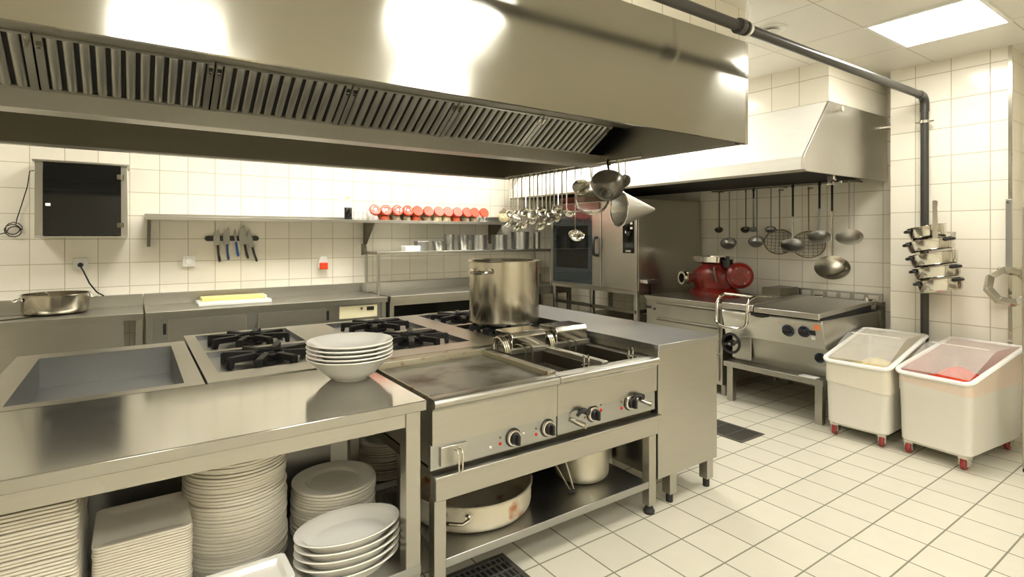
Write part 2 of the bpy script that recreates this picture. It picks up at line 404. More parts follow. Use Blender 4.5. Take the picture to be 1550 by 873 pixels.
def fpt(x, w, h): return FT + s_*w + n_*h + Vector((x, 0, 0))
def fbox(g, x0, x1, w0, w1, h0, h1):
    vs = [fpt(x, w, h) for h in (h0, h1) for w in (w0, w1) for x in (x0, x1)]
    g.add(vs, [(0, 2, 3, 1), (4, 5, 7, 6), (0, 1, 5, 4), (2, 6, 7, 3), (0, 4, 6, 2), (1, 3, 7, 5)])
def frib(g, xc, w0, w1, wd):
    """a rounded baffle rib"""
    rings = []
    for w, k in ((w0, .5), (w0+.012, 1), (w1-.018, 1), (w1-.006, .75), (w1, .25)):
        rings.append([fpt(xc+wd*.5*math.cos(a)*(1 if k > .4 else .7), w, .012*math.sin(a)*k+.001) for a in [PI*i/8 for i in range(9)]])
    g.loft(rings)
first_filter = None
for x0 in (-1.05, -.35, .35, 1.05, 1.75, 2.45):
    g = G(); w = .692
    fbox(g, x0, x0+.030, 0, FL, 0, .012); fbox(g, x0+w-.030, x0+w, 0, FL, 0, .012)
    fbox(g, x0+.030, x0+w-.030, FL-.028, FL, 0, .010); fbox(g, x0+.030, x0+w-.030, 0, .012, 0, .010)
    for i in range(11):
        frib(g, x0+.030+(w-.06)*(i+.5)/11, .006, FL-.018, .040)
    f = build('grease_filter', g, 'filter', hood)
    g = G(); fbox(g, x0+.01, x0+w-.01, .004, FL-.004, -.012, -.002); build('baffle_back', g, 'void', f)
    for a in (.016, w-.016):
        g = G(); fbox(g, x0+a-.009, x0+a+.009, .022, .052, .012, .022)
        g.cyl(fpt(x0+a, .060, .012), fpt(x0+a, .060, .026), .007, n=10); build('latch', g, 'steel_pol', f)

# ================================================================== HOOD OVER THE WALL APPLIANCES
h2 = thing('wall_hood', 'white-lit sloping steel hood over the oven and the utensils on the far wall', 'extractor hood', (5.1, 4.2, 2.12))
out = [(4.38, 2.12), (4.38, 2.235), (4.80, 2.735), (5.94, 2.735), (5.94, 2.715), (4.81, 2.715), (4.40, 2.228), (4.40, 2.12)]
build('canopy', G().prism(out, 1, 2.24, 6.3), 'hood_lit', h2, .002)
full = [(4.38, 2.12), (4.38, 2.235), (4.80, 2.735), (5.94, 2.735), (5.94, 2.12)]
build('end_panel', G().prism(full, 1, 2.22, 2.24), 'white_steel', h2, .002)
build('end_panel', G().prism(full, 1, 6.3, 6.32), 'white_steel', h2)
build('underside_shade', G().box(4.40, 5.94, 2.24, 6.3, 2.165, 2.18), 'void', h2)  # black sheet painting the dark hollow under the canopy
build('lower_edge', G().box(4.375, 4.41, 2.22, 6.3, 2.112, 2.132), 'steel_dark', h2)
for x, z in ((4.86, 2.66), (5.82, 2.62)):
    build('mounting_stud', G().cyl((x, 2.222, z), (x, 2.15, z), .018, n=14).cyl((x, 2.15, z), (x, 2.14, z), .024, n=14), 'steel_pol', h2)
g = G(); g.box(4.93, 4.96, 2.25, 2.30, 2.04, 2.125).tube([(4.945, 2.275, 2.06), (4.90, 2.25, 2.06), (4.86, 2.2, 2.075)], .009).tube([(4.945, 2.275, 2.06), (4.945, 2.19, 2.06)], .012)
build('drain_tap', g, 'steel_pol', h2)

# ------------------------------------------------------------------ dark pipe
px, py, pz = 5.53, 1.787, 2.785
pp = thing('pipe', 'dark painted pipe crossing below the ceiling and dropping down the pier', 'pipe', (px, py, 0))
arc = [(px-.07+.07*math.sin(a), py, pz-.07+.07*math.cos(a)) for a in [PI/2*i/6 for i in range(7)]]
build('run', G().tube([(-2.6, py, pz)]+[(px-.12, py, pz)], .030, 14), 'pipe', pp)
build('elbow', G().tube([(px-.13, py, pz)]+arc+[(px, py, pz-.13)], .034, 14), 'pipe', pp)
build('drop', G().tube([(px, py, pz-.12), (px, py, .0)], .030, 14), 'pipe', pp)
for z in (2.57, 1.63):
    g = G().lathe([(.030, z-.012), (.039, z-.012), (.039, z+.012), (.030, z+.012)], (px, py, 0), 18)
    g.box(px-.01, px+.07, py-.006, py+.006, z-.008, z+.008)
    g.cyl((px, py-.034, z), (px, py-.066, z), .007, n=8).cyl((px, py+.034, z), (px, py+.066, z), .007, n=8)
    build('clamp', g, 'steel_pol', pp)
g = G().cyl((2.80, py, pz), (2.845, py, pz), .043).cyl((2.86, py, pz), (2.875, py, pz), .041)
build('coupling', g, 'pipe', pp)
g = G().cyl((2.885, py, pz), (2.905, py, pz), .038).box(2.890, 2.900, py-.004, py+.004, pz, CZ)
build('hanger', g, 'white', pp)

# ================================================================== FRONT PREP TABLE
def well_walls(x0, x1, y0, y1, z, d):
    g = G()
    for a, b in (((x0, y0), (x1, y0)), ((x1, y0), (x1, y1)), ((x1, y1), (x0, y1)), ((x0, y1), (x0, y0))):
        g.add([(*a, z-.0005), (*b, z-.0005), (*b, d), (*a, d)], [(0, 1, 2, 3)])
    g.add([(x0, y0, d), (x1, y0, d), (x1, y1, d), (x0, y1, d)], [(0, 1, 2, 3)])
    return g
def sheet_top(g, xs, ys, holes, z, depth, zb):
    """a flat steel top on a grid with square-edged recesses (floors left out) and a skirt down to zb"""
    for i in range(len(xs)-1):
        for j in range(len(ys)-1):
            x0, x1, y0, y1 = xs[i], xs[i+1], ys[j], ys[j+1]
            if (i, j) not in holes: g.add([(x0, y0, z), (x1, y0, z), (x1, y1, z), (x0, y1, z)], [(0, 1, 2, 3)])
    x0, x1, y0, y1 = xs[0], xs[-1], ys[0], ys[-1]
    for a, b in (((x0, y0), (x1, y0)), ((x1, y0), (x1, y1)), ((x1, y1), (x0, y1)), ((x0, y1), (x0, y0))):
        g.add([(*a, z), (*b, z), (*b, zb), (*a, zb)], [(0, 1, 2, 3)])
    return g
TX0, TX1, TY0, TY1 = -1.45, 1.032, 2.112, 2.935
SZ = .20                                        # plate shelf
tb = thing('prep_table', 'stainless prep table in the foreground with crockery on its undershelf', 'table', (-.2, 2.5, 0))
build('worktop', G().box(TX0, TX1, TY0, TY1, .856, .90), 'steel_top', tb, .004)
g = G().box(TX0+.02, TX1-.09, TY0+.02, TY0+.035, .795, .856).box(TX0+.02, TX0+.035, TY0+.035, TY1-.03, .795, .856)
build('apron', g, 'steel_h', tb)
build('undershelf', G().box(TX0+.03, TX1-.02, TY0+.012, TY1-.03, SZ-.04, SZ), 'steel_grey', tb, .003)
build('back_panel', G().box(TX0+.03, .86, TY1-.03, TY1-.018, SZ, .84), 'steel_grey', tb)
for x in (TX0+.02, TX1-.088):
    for y in (TY0+.016, TY1-.09):
        if y < 2.5: lg = build('leg', G().box(x, x+.068, y, y+.066, .04, .856), 'steel', tb, .004)
        else: lg = build('leg', G().box(x, x+.05, y, y+.05, .04, .856), 'steel', tb, .004)
        build('foot', G().cyl((x+.03, y+.028, 0), (x+.03, y+.028, .045), .022), 'rubber', lg)

# ================================================================== BAIN-MARIE TROUGH
bm_ = thing('bain_marie', 'open stainless bain-marie well behind the prep table, left of the burners', 'bain-marie', (-.15, 3.55, 0))
xs, ys = [-.545, -.434, .205, .285], [2.942, 3.02, 4.09, 4.23]
g = sheet_top(G(), xs, ys, {(1, 1)}, .90, .168, .78); build('rim', g, 'steel_h', bm_)
build('well', well_walls(-.434, .205, 3.02, 4.09, .90, .732), 'well', bm_)
g = G().box(-.53, .27, 2.965, 2.985, .2, .79).box(-.53, .27, 4.19, 4.21, .2, .79).box(-.53, -.51, 2.985, 4.19, .2, .79).box(.25, .27, 2.985, 4.19, .2, .79)
build('cabinet', g, 'steel', bm_)
for x in (-.5, .22):
    for y in (3.0, 4.14): build('leg', G().box(x, x+.045, y, y+.045, 0, .2), 'steel', bm_)
build('drain', G().lathe([(0, .742), (.03, .742), (.04, .735), (.045, .7325)], (-.30, 3.3, 0), 20), 'steel_dark', bm_)
t = tag(build('control_valve', G().lathe([(0, 0), (.055, 0), (.06, .02), (.055, .05), (.03, .06), (0, .06)], (-.68, 3.99, .82), 18).cyl((-.68, 3.99, .40), (-.68, 3.99, .82), .02).cyl((-.68, 3.99, 0), (-.68, 3.99, .40), .04), 'black'), 'black round valve knob on a pedestal left of the bain-marie', 'valve')

# ================================================================== SIX BURNER RANGE
rg = thing('gas_range', 'wide six burner steel gas range in the middle of the cooking island', 'gas range', (1.5, 3.6, 0))
xs = [.295, .36, .95, 1.25, 1.84, 2.04, 2.56, 2.60]; ys = [2.942, 3.12, 3.70, 3.755, 4.36, 4.42]
holes = {(i, j) for i in (1, 3, 5) for j in (1, 3)}
build('hob_top', sheet_top(G(), xs, ys, holes, .905, .035, .83), 'steel_h', rg)
for i, j in sorted(holes):
    x0, x1, y0, y1 = xs[i], xs[i+1], ys[j], ys[j+1]; cx, cy = (x0+x1)/2, (y0+y1)/2
    build('burner_well', well_walls(x0, x1, y0, y1, .905, .8705), 'well', rg)
    g = G().lathe([(0, .8705), (.085, .8705), (.085, .885), (.065, .890), (.065, .903), (.055, .910), (0, .910)], (cx, cy, 0), 24)
    build('burner', g, 'iron', rg)
    g = G()
    for k in range(8):
        a = PI/8+k*PI/4; R = .255 if k % 2 else .245
        m = Matrix.Translation((cx, cy, 0)) @ Matrix.Rotation(a, 4, 'Z'); o = len(g.v)
        g.prism([(.070, .900), (.085, .936), (R-.01, .936), (R, .928), (R, .872), (R-.022, .872), (R-.030, .902)], 1, -.018, .018); g.xf(m, o)
    g.ring((cx, cy, .922), .085, .011, 20, 6)
    build('burner_grate', g, 'iron', rg, .003)
g = G().box(.31, 2.59, 2.96, 2.975, .48, .84).box(.31, 2.59, 4.39, 4.405, .48, .84).box(.31, .325, 2.975, 4.39, .48, .84).box(2.575, 2.59, 2.975, 4.39, .48, .84).box(.325, 2.575, 2.975, 4.39, .48, .50)
build('body', g, 'steel', rg)
build('base_shelf', G().box(.31, 2.59, 2.95, 4.40, .165, .20), 'steel_grey', rg)
for x in (.31, 2.545):
    for y in (3.35, 4.35): build('leg', G().box(x, x+.045, y, y+.045, 0, .165).box(x, x+.045, y, y+.045, .20, .48), 'steel', rg)

# ================================================================== GRIDDLE AND FRYER (front of the island)
def knob(parent, x, y, z, R=.038):
    """a black control knob with a bright dial ring, axis along -y"""
    q = Matrix.Rotation(PI/2, 3, 'X')
    k = build('control_knob', G().lathe([(0, .0), (R*.72, .0), (R*.72, .022), (R*.60, .034), (0, .034)], (x, y, z), 24, q)
              .add([(x-.009, y-.03, z-R*.7), (x+.009, y-.03, z-R*.7), (x+.009, y-.03, z+R*.7), (x-.009, y-.03, z+R*.7),
                    (x-.006, y-.056, z-R*.6), (x+.006, y-.056, z-R*.6), (x+.006, y-.056, z+R*.6), (x-.006, y-.056, z+R*.6)],
                   [(0, 1, 2, 3), (4, 5, 6, 7), (0, 1, 5, 4), (2, 3, 7, 6), (1, 2, 6, 5), (0, 3, 7, 4)]), 'black', parent, .002)
    build('dial_ring', G().lathe([(R*.74, 0), (R, 0), (R*1.02, .008), (R*.96, .016), (R*.78, .018), (R*.74, .014)], (x, y, z), 28, q), 'steel_pol', k)
    build('dial_back', G().lathe([(0, -.001), (R*1.16, -.001), (R*1.16, .003), (R*.74, .004), (0, .004)], (x, y, z), 24, q), 'black', k)
    return k
def lamp_dot(parent, x, y, z, m='red_light', r=.008):
    build('indicator_lamp', G().lathe([(0, .008), (r*.7, .006), (r, 0), (0, 0)], (x, y, z), 12, Matrix.Rotation(PI/2, 3, 'X')), m, parent)
def lip(x0, x1):
    pts = [(2.14, .872), (2.14, .902)]+[(2.095-.022*math.sin(a), .880+.022*math.cos(a)) for a in [PI*i/8 for i in range(9)]]+[(2.10, .846), (2.14, .846)]
    return G().prism([(p[0], p[1]) for p in pts], 0, x0, x1)
GX0, GX1 = 1.052, 1.742
gd = thing('griddle', 'flat steel griddle with a scorched plate beside the prep table', 'griddle', (1.4, 2.5, .59))
build('front_lip', lip(GX0, GX1), 'steel_h', gd)
build('front_panel', G().box(GX0, GX1, 2.10, 2.118, .70, .85), 'steel_h', gd)
cp = build('control_panel', G().box(GX0-.005, GX1, 2.108, 2.13, .594, .70), 'steel_grey', gd)
build('body', G().box(GX0+.005, GX1-.005, 2.13, 2.86, .60, .868), 'steel', gd)
build('griddle_plate', G().box(GX0+.012, GX1-.03, 2.135, 2.76, .872, .892), 'griddle', gd, .003)
g = G().box(GX0, GX1, 2.765, 2.80, .868, .925).box(GX0, GX1, 2.80, 2.935, .868, .905)
build('back_splash', g, 'rusty', gd, .003)
build('side_rail', G().box(GX0, GX0+.010, 2.14, 2.765, .868, .905), 'rusty', gd, .002)
build('side_rail', G().box(GX1-.028, GX1-.004, 2.14, 2.765, .868, .918), 'rusty', gd, .002)
knob(gd, 1.478, 2.108, .648); knob(gd, 1.685, 2.108, .652)
for x in (1.405, 1.615):
    lamp_dot(gd, x, 2.108, .634); lamp_dot(gd, x, 2.108, .662, 'spice_dark', .006)
lamp_dot(gd, 1.35, 2.108, .63, 'white', .006); lamp_dot(gd, 1.54, 2.108, .655, 'white', .005)
dr = build('grease_drawer', G().box(1.090, 1.222, 2.094, 2.109, .605, .688), 'steel_h', gd, .003)
g = G().tube([(1.148, 2.095, .672), (1.148, 2.055, .675), (1.150, 2.045, .66), (1.152, 2.045, .59), (1.160, 2.045, .582), (1.168, 2.045, .59), (1.170, 2.045, .66), (1.172, 2.055, .675), (1.172, 2.095, .672)], .0045, 8)
build('wire_handle', g, 'steel_pol', dr)

FX0, FX1 = 1.745, 2.488
fr = thing('deep_fryer', 'double well electric deep fryer at the right of the griddle', 'deep fryer', (2.1, 2.5, .59))
build('front_lip', lip(FX0, FX1), 'steel_h', fr)
build('front_panel', G().box(FX0, FX1, 2.10, 2.118, .708, .85), 'steel_h', fr)
build('control_panel', G().box(FX0+.005, FX1-.01, 2.108, 2.13, .600, .708), 'steel_grey', fr)
g = G().box(FX0+.005, FX1-.005, 2.13, 2.15, .61, .87).box(FX0+.005, FX1-.005, 2.85, 2.87, .61, .90).box(FX0+.005, FX0+.02, 2.15, 2.85, .61, .87).box(FX1-.02, FX1-.005, 2.15, 2.85, .61, .87).box(FX0+.02, FX1-.02, 2.15, 2.85, .61, .625)
build('body', g, 'steel', fr)
xs = [FX0+.004, 1.822, 2.078, 2.168, 2.424, FX1-.004]; ys = [2.14, 2.185, 2.64, 2.935]
build('fryer_top', sheet_top(G(), xs, ys, {(1, 1), (3, 1)}, .892, .16, .86), 'steel', fr)
for x0, x1 in ((1.822, 2.078), (2.168, 2.424)):
    build('oil_well', well_walls(x0, x1, 2.185, 2.64, .892, .735), 'steel_dark', fr)
    build('oil', G().box(x0+.002, x1-.002, 2.187, 2.638, .736, .806), 'oil', fr)
    g = G()
    for i in range(9): g.tube([(x0+.015+i*(x1-x0-.03)/8, 2.20, .825), (x0+.015+i*(x1-x0-.03)/8, 2.62, .825)], .004, 6)
    g.tube([(x0+.004, 2.22, .82), (x1-.004, 2.22, .82)], .005, 6).tube([(x0+.004, 2.60, .82), (x1-.004, 2.60, .82)], .005, 6)
    build('basket_rack', g, 'steel_dark', fr)
    # element head: folded steel box with a curved swivel bracket on the left and heater rods going down
    hd = build('element_head', G().prism([(2.66, .925), (2.655, .995), (2.675, 1.02), (2.84, 1.02), (2.85, 1.0), (2.85, .925)], 0, x0+.035, x1+.035), 'steel_pol', fr, .004)
    g = G().prism([(2.645, .895), (2.645, .925), (2.86, .925), (2.86, .895)], 0, x0+.02, x1+.05)
    build('head_base', g, 'steel', hd, .002)
    arc = [(x0-.002-.010*math.sin(a), 2.735-.065*math.cos(a), .905+.085*math.sin(a)) for a in [PI*i/10 for i in range(11)]]
    g = G()
    for d in (0, .014, .028): g.tube([(x+d, y, z) for x, y, z in arc], .0085, 8)
    build('swivel_bracket', g, 'steel_pot', hd)
    build('heater_rod', G().tube([(x0+.10, 2.66, .94), (x0+.10, 2.61, .93), (x0+.10, 2.60, .80), (x0+.10, 2.25, .775)], .006, 8)
          .tube([(x0+.15, 2.66, .94), (x0+.15, 2.61, .93), (x0+.15, 2.60, .80), (x0+.15, 2.25, .775)], .006, 8), 'steel_dark', hd)
    g = G()
    for d in (-.012, .022): g.tube([(x0+.19+d, 2.19, .85), (x0+.19+d, 2.185, .94), (x0+.19+d+.01, 2.20, .95)], .005, 8)
    g.tube([(x0+.168, 2.192, .905), (x0+.222, 2.192, .905)], .004, 6)
    build('basket_hook', g, 'steel_pol', fr)
for xa, xb in ((FX0, FX0+.03), (2.10, 2.146)): build('side_rail', G().box(xa, xb, 2.15, 2.66, .892, .915), 'steel', fr, .004)
for x, z in ((1.99, .665), (2.268, .676)): knob(fr, x, 2.108, z)
for x, z in ((1.868, .648), (2.362, .672)):
    tp = build('drain_tap', G().cyl((x-.028, 2.108, z+.012), (x+.004, 2.035, z-.004), .014, n=16), 'steel_pol', fr)
    build('tap_end', G().cyl((x+.004, 2.035, z-.004), (x+.006, 2.030, z-.005), .0145, n=16), 'rusty', tp)
for x, z in ((1.90, .692), (2.312, .702)):
    g = G().tube([(x-.045, 2.08, z-.008), (x-.03, 2.075, z+.010), (x+.0, 2.075, z+.014), (x+.03, 2.085, z+.004)], [.008, .011, .012, .010], 8).cyl((x+.025, 2.108, z), (x+.025, 2.07, z), .016, n=14)
    build('tap_lever', g, 'black', fr)
for x, z in ((2.05, .672), (2.205, .655)): lamp_dot(fr, x, 2.108, z, 'red_light', .009)
for x, z in ((2.05, .700), (1.935, .655), (2.205, .69)): lamp_dot(fr, x, 2.108, z, 'brass', .006)

st = thing('appliance_stand', 'open steel stand with a low shelf under the griddle and fryer', 'stand', (1.76, 2.4, 0))
SX0, SX1 = 1.062, 2.482
build('top_rail', G().box(SX0, SX1, 2.085, 2.14, .462, .572), 'steel_h', st, .004)
build('back_panel', G().box(1.26, 2.43, 2.835, 2.85, .195, .54), 'void', st)  # black sheet painting the deep shade behind the shelf pans
build('shade_sheet', G().box(2.438, 2.45, 2.51, 2.835, .195, .54), 'void', st)  # black sheet painting the shade at the right of the shelf
build('top_ledge', G().box(SX0-.012, SX1+.012, 2.065, 2.12, .563, .576), 'steel_h', st, .002)
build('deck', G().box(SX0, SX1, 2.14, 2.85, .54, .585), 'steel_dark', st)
build('shelf', G().box(SX0+.055, SX1-.055, 2.105, 2.83, .155, .195), 'steel_grey', st, .003)
for x in (SX0, SX1-.058):
    for y in (2.10, 2.45):
        lg = build('leg', G().box(x, x+.058, y, y+.055, .05, .54 if y > 2.3 else .462), 'steel', st, .004)
        build('foot', G().lathe([(0, 0), (.030, 0), (.033, .015), (.022, .035), (.022, .055), (0, .055)], (x+.029, y+.028, 0), 18), 'rubber', lg)

# ================================================================== END CABINET
ec = thing('end_cabinet', 'plain steel cabinet closing the right end of the cooking island', 'cabinet', (2.8, 3.2, 0))
build('carcass', G().prism([(2.505, 2.105), (3.07, 2.105), (3.07, 4.40), (2.615, 4.40), (2.615, 2.95), (2.505, 2.95)], 2, .185, .935), 'steel', ec, .003)
build('worktop', G().prism([(2.498, 2.095), (3.078, 2.095), (3.078, 4.41), (2.608, 4.41), (2.608, 2.945), (2.498, 2.945)], 2, .935, .968), 'steel_grey', ec, .003)
for x in (2.63, 2.99):
    for y in (2.12, 4.3):
        lg = build('leg', G().box(x, x+.062, y, y+.062, .055, .185), 'steel', ec, .003)
        build('foot', G().cyl((x+.031, y+.031, 0), (x+.031, y+.031, .058), .021), 'rubber', lg)

# ================================================================== CROCKERY UNDER THE PREP TABLE
def round_plate(R):
    return G().lathe([(0, .002), (R*.52, .002), (R*.54, 0), (R*.58, 0), (R*.60, .004), (R*.93, .0115), (R*.99, .0125), (R, .016), (R*.995, .0225), (R*.975, .0235), (R*.93, .0220),
                      (R*.70, .0185), (R*.665, .0160), (R*.61, .0062), (R*.57, .0055), (0, .0055)], (0, 0, 0), 40)
def rect_dish(w, d, h, r=.03, t=.005, fl=.035):
    """rectangular plate: flat base, flared rim, real thickness"""
    def o(k, z): return rr(-w/2+k, w/2-k, -d/2+k, d/2-k, z, max(.006, r-k*.5), 4)
    return G().loft([o(fl+.03, .001), o(fl+.006, .0), o(fl, .004), o(.004, h-.010), o(0, h-.008), o(0, h-.001), o(.003, h), o(.008, h-.0005), o(fl*.72, h-.003), o(fl, t+.0035), o(fl+.012, t+.002), o(fl+.03, t+.002)])
def stack(name, proto_g, mat, cx, cy, z0, pitch, n, label, cat, group, rot=0, jit=.003, top=None, rj=.02, shared=False):
    """n copies of one dish, bottom to top; labels count from the top of the pile"""
    p = build(name, proto_g, mat, None, 0, 40, origin=(0, 0, 0))
    for i in range(n):
        o = p if i == 0 else p.copy()
        if i: COL.objects.link(o)
        o.location = (cx+random.uniform(-jit, jit), cy+random.uniform(-jit, jit), z0+i*pitch)
        o.rotation_euler = (0, 0, rot+random.uniform(-rj, rj))
        k = n-1-i
        if shared: lb = label
        elif k == 0: lb = (top or label % 'topmost')
        else: lb = label % (ORD[k]+' from the top')
        tag(o, lb, cat, group)
stack('square_plate', rect_dish(.47, .50, .018, .02, .004, .05), 'china', -.378, 2.51, SZ, .0122, 44,
      'square cream plate, %s of the tall leftmost pile', 'plate', 'square plates in the leftmost pile', jit=.003, rj=.006)
stack('rectangular_plate', rect_dish(.30, .33, .017, .025, .004, .045), 'china', .036, 2.505, SZ, .0101, 32,
      'rectangular cream plate, %s of the second pile from left', 'plate', 'rectangular plates in the second pile from the left', jit=.0015, rj=.004,
      top='topmost rectangular plate of the second pile from the left, its face showing')
stack('dinner_plate', round_plate(.202), 'china', .375, 2.635, SZ, .0130, 39,
      'round cream plate, %s of the tallest round pile', 'plate', 'dinner plates in the tall round pile', jit=.006)
stack('dinner_plate', round_plate(.195), 'china', .805, 2.66, SZ, .0138, 16,
      'round plate, %s of the short pile behind the oval platters', 'plate', 'dinner plates in the short round pile', jit=.005,
      top='topmost round plate of the shorter pile, its wide rim showing behind the oval platters')
stack('dinner_plate', round_plate(.17), 'china', 1.235, 3.10, SZ, .0148, 14,
      'round plate, %s of the shadowy pile behind the table leg', 'plate', 'dinner plates in the shadowy back pile', jit=.004)
RO = .15
plat = G().lathe([(0, .002), (.66, .002), (.68, 0), (.74, .0), (.76, .004), (.90, .036), (.985, .046), (1, .049), (.99, .053), (.93, .050), (.86, .040), (.72, .011), (.66, .008), (0, .008)], (0, 0, 0), 48, None, .222, RO)
for p in plat.v: pass
stack('oval_platter', plat, 'china_w', .75, 2.285, SZ, .0335, 5, 'deep white oval platter, %s of the front right pile', 'platter',
      'deep oval platters', rot=.0, jit=.004, top='topmost deep white oval platter at the front right, its glossy hollow showing', rj=.03)
stack('square_dish', rect_dish(.33, .19, .03, .02, .005, .035), 'china_w', .335, 2.215, SZ, .0135, 9,
      'glossy white dish, %s of the low front pile', 'dish', 'white square dishes in the low pile', jit=.003, rj=.01,
      top='topmost glossy white square dish of the low pile at the front')

# ================================================================== BOWLS ON THE PREP TABLE
bx, by = .885, 2.665
q = G().lathe([(0, .004), (.070, .004), (.072, 0), (.080, 0), (.083, .006), (.100, .012), (.145, .050), (.182, .090), (.202, .106), (.206, .110), (.203, .114), (.190, .106), (.150, .068), (.095, .022), (0, .012)], (bx, by, .90), 48)
tag(build('deep_bowl', q, 'china_w'), 'deep white footed bowl carrying the shallow bowls on the prep table', 'bowl', 'white bowls on the prep table')
def shallow():
    return G().lathe([(0, .002), (.075, .002), (.080, 0), (.095, .001), (.120, .012), (.165, .042), (.203, .054), (.207, .058), (.203, .063), (.180, .055), (.150, .034), (.110, .013), (0, .009)], (0, 0, 0), 48)
stack('shallow_bowl', shallow(), 'china_w', bx, by, .968, .0195, 4, 'shallow white bowl, %s in the deep bowl', 'bowl', 'white bowls on the prep table', jit=.002,
      top='topmost shallow white bowl on the prep table, open to view')

# ================================================================== COOKWARE ON THE ISLAND
def pot_shell(R, h, t=.006, rnd=.03, n=56):
    pr = [(0, 0)]+[(R-rnd+rnd*math.sin(a), rnd-rnd*math.cos(a)) for a in [PI/2*i/5 for i in range(6)]]
    pr += [(R, h-.006), (R+.008, h-.004), (R+.009, h+.002), (R+.003, h+.005), (R-t, h+.002), (R-t, rnd+t)]
    pr += [(R-t-rnd*(1-math.cos(a)), t+rnd-rnd*math.sin(a)) for a in [PI/2*i/4 for i in range(1, 5)]]+[(0, t)]
    return pr
def loop_handle(g, c, ang, R, w=.10, out=.06, r=.008, drop=-.012):
    """bent rod handle on a pot side"""
    pts = [(R-.004, -w/2, 0), (R+out*.6, -w/2, drop*.3), (R+out, -w*.32, drop), (R+out, w*.32, drop), (R+out*.6, w/2, drop*.3), (R-.004, w/2, 0)]
    m = Matrix.Translation(c) @ Matrix.Rotation(ang, 4, 'Z')
    g.tube([m @ Vector(p) for p in pts], r, 8)
    for y in (-w/2, w/2):
        a = m @ Vector((R-.002, y, 0)); b = m @ Vector((R+.008, y, 0)); g.cyl(a, b, r*2.2, n=12)
    return g
PX, PY = 2.335, 3.45
sp = thing('stock_pot', 'tall wide steel stock pot standing on a back burner', 'stock pot', (PX, PY, .938))
build('body', G().lathe(pot_shell(.268, .475, rnd=.035), (PX, PY, .938), 64), 'steel_pot', sp)
for a in (math.radians(198), math.radians(18)):
    build('handle', loop_handle(G(), (PX, PY, .938+.405), a, .268, .17, .055, .0095), 'steel_pol', sp)
# big pan and pot on the stand shelf
bp = thing('braising_pan', 'big shallow stained braising pan on the shelf below the griddle', 'pan', (1.455, 2.455, .195))
build('body', G().lathe(pot_shell(.318, .135, rnd=.05), (1.455, 2.465, .195), 56), 'stained', bp)
for a in (math.radians(228), math.radians(48)): build('handle', loop_handle(G(), (1.455, 2.465, .295), a, .318, .12, .05, .009), 'steel_pol', bp)
ap = thing('saucepot', 'pale deep aluminium pot on the shelf below the fryer', 'pot', (2.15, 2.385, .195))
build('body', G().lathe(pot_shell(.160, .26, rnd=.05), (2.165, 2.39, .195), 44), 'alu', ap)
build('handle', loop_handle(G(), (2.165, 2.39, .41), math.radians(65), .160, .1, .045, .008), 'alu', ap)
t = thing('tongs', 'pale open tongs leaning on the shelf between the braising pan and the aluminium pot', 'tongs', (1.98, 2.25, .195))
for a, b in (((1.965, 2.265, .215), (1.82, 2.30, .47)), ((1.985, 2.255, .215), (1.90, 2.27, .47))):
    build('arm', G().tube([a, [(a[i]+b[i])/2 for i in range(3)], b], [.009, .012, .010], 8, flat=.45), 'alu', t)
build('hinge', G().tube([(1.952, 2.26, .205), (1.975, 2.25, .203), (1.998, 2.255, .207)], .008, 8), 'black', t)

# ================================================================== BACK WALL
CT = .915; CF = 5.86; WY = 6.62
def counter(name, label, x0, x1, legs=True, drop=.06):
    t = thing(name, label, 'counter', ((x0+x1)/2, 6.2, 0))
    g = G().prism([(CF, CT-drop), (CF-.004, CT-.006), (CF+.004, CT), (CF+.012, CT), (CF+.03, CT-.006), (WY-.035, CT-.006), (WY-.035, CT+.10), (WY-.028, CT+.105), (WY-.002, CT+.105), (WY-.002, CT-.03), (CF+.02, CT-.03), (CF+.02, CT-drop)], 0, x0, x1)
    build('worktop', g, 'steel_h', t)
    for x in (x0+.005, x1-.055):
        for y in (CF+.03, WY-.09): build('leg', G().box(x, x+.05, y, y+.05, 0, CT-.03), 'steel', t, .003)
    return t
ca = counter('sink_counter', 'steel sink counter along the back wall at the far left', -2.2, .085)
build('front_panel', G().box(-2.14, -.06, CF+.035, CF+.05, .35, CT-.06), 'steel', ca)
build('basin', G().lathe([(.155, 0), (.165, .004), (.16, .006), (.14, -.002), (.12, -.006), (0, -.006)], (-.93, 6.18, CT-.004), 40, None, 1.5, 1), 'steel_dark', ca)
fc = thing('mixer_tap', 'dark sink tap base at the left edge of the back counter', 'tap', (-1.045, 6.45, CT-.006))
build('tap_body', G().lathe([(0, 0), (.035, 0), (.035, .07), (.028, .085), (0, .085)], (-1.045, 6.45, CT-.006), 20), 'steel_dark', fc)
build('lever', G().tube([(-1.045, 6.45, CT+.07), (-1.04, 6.38, CT+.115), (-1.03, 6.33, CT+.12)], .011, 8), 'steel_pol', fc)
build('spout', G().tube([(-1.045, 6.45, CT+.06), (-1.09, 6.40, CT+.10), (-1.16, 6.30, CT+.10), (-1.18, 6.27, CT+.07)], .013, 10), 'steel_pol', fc)

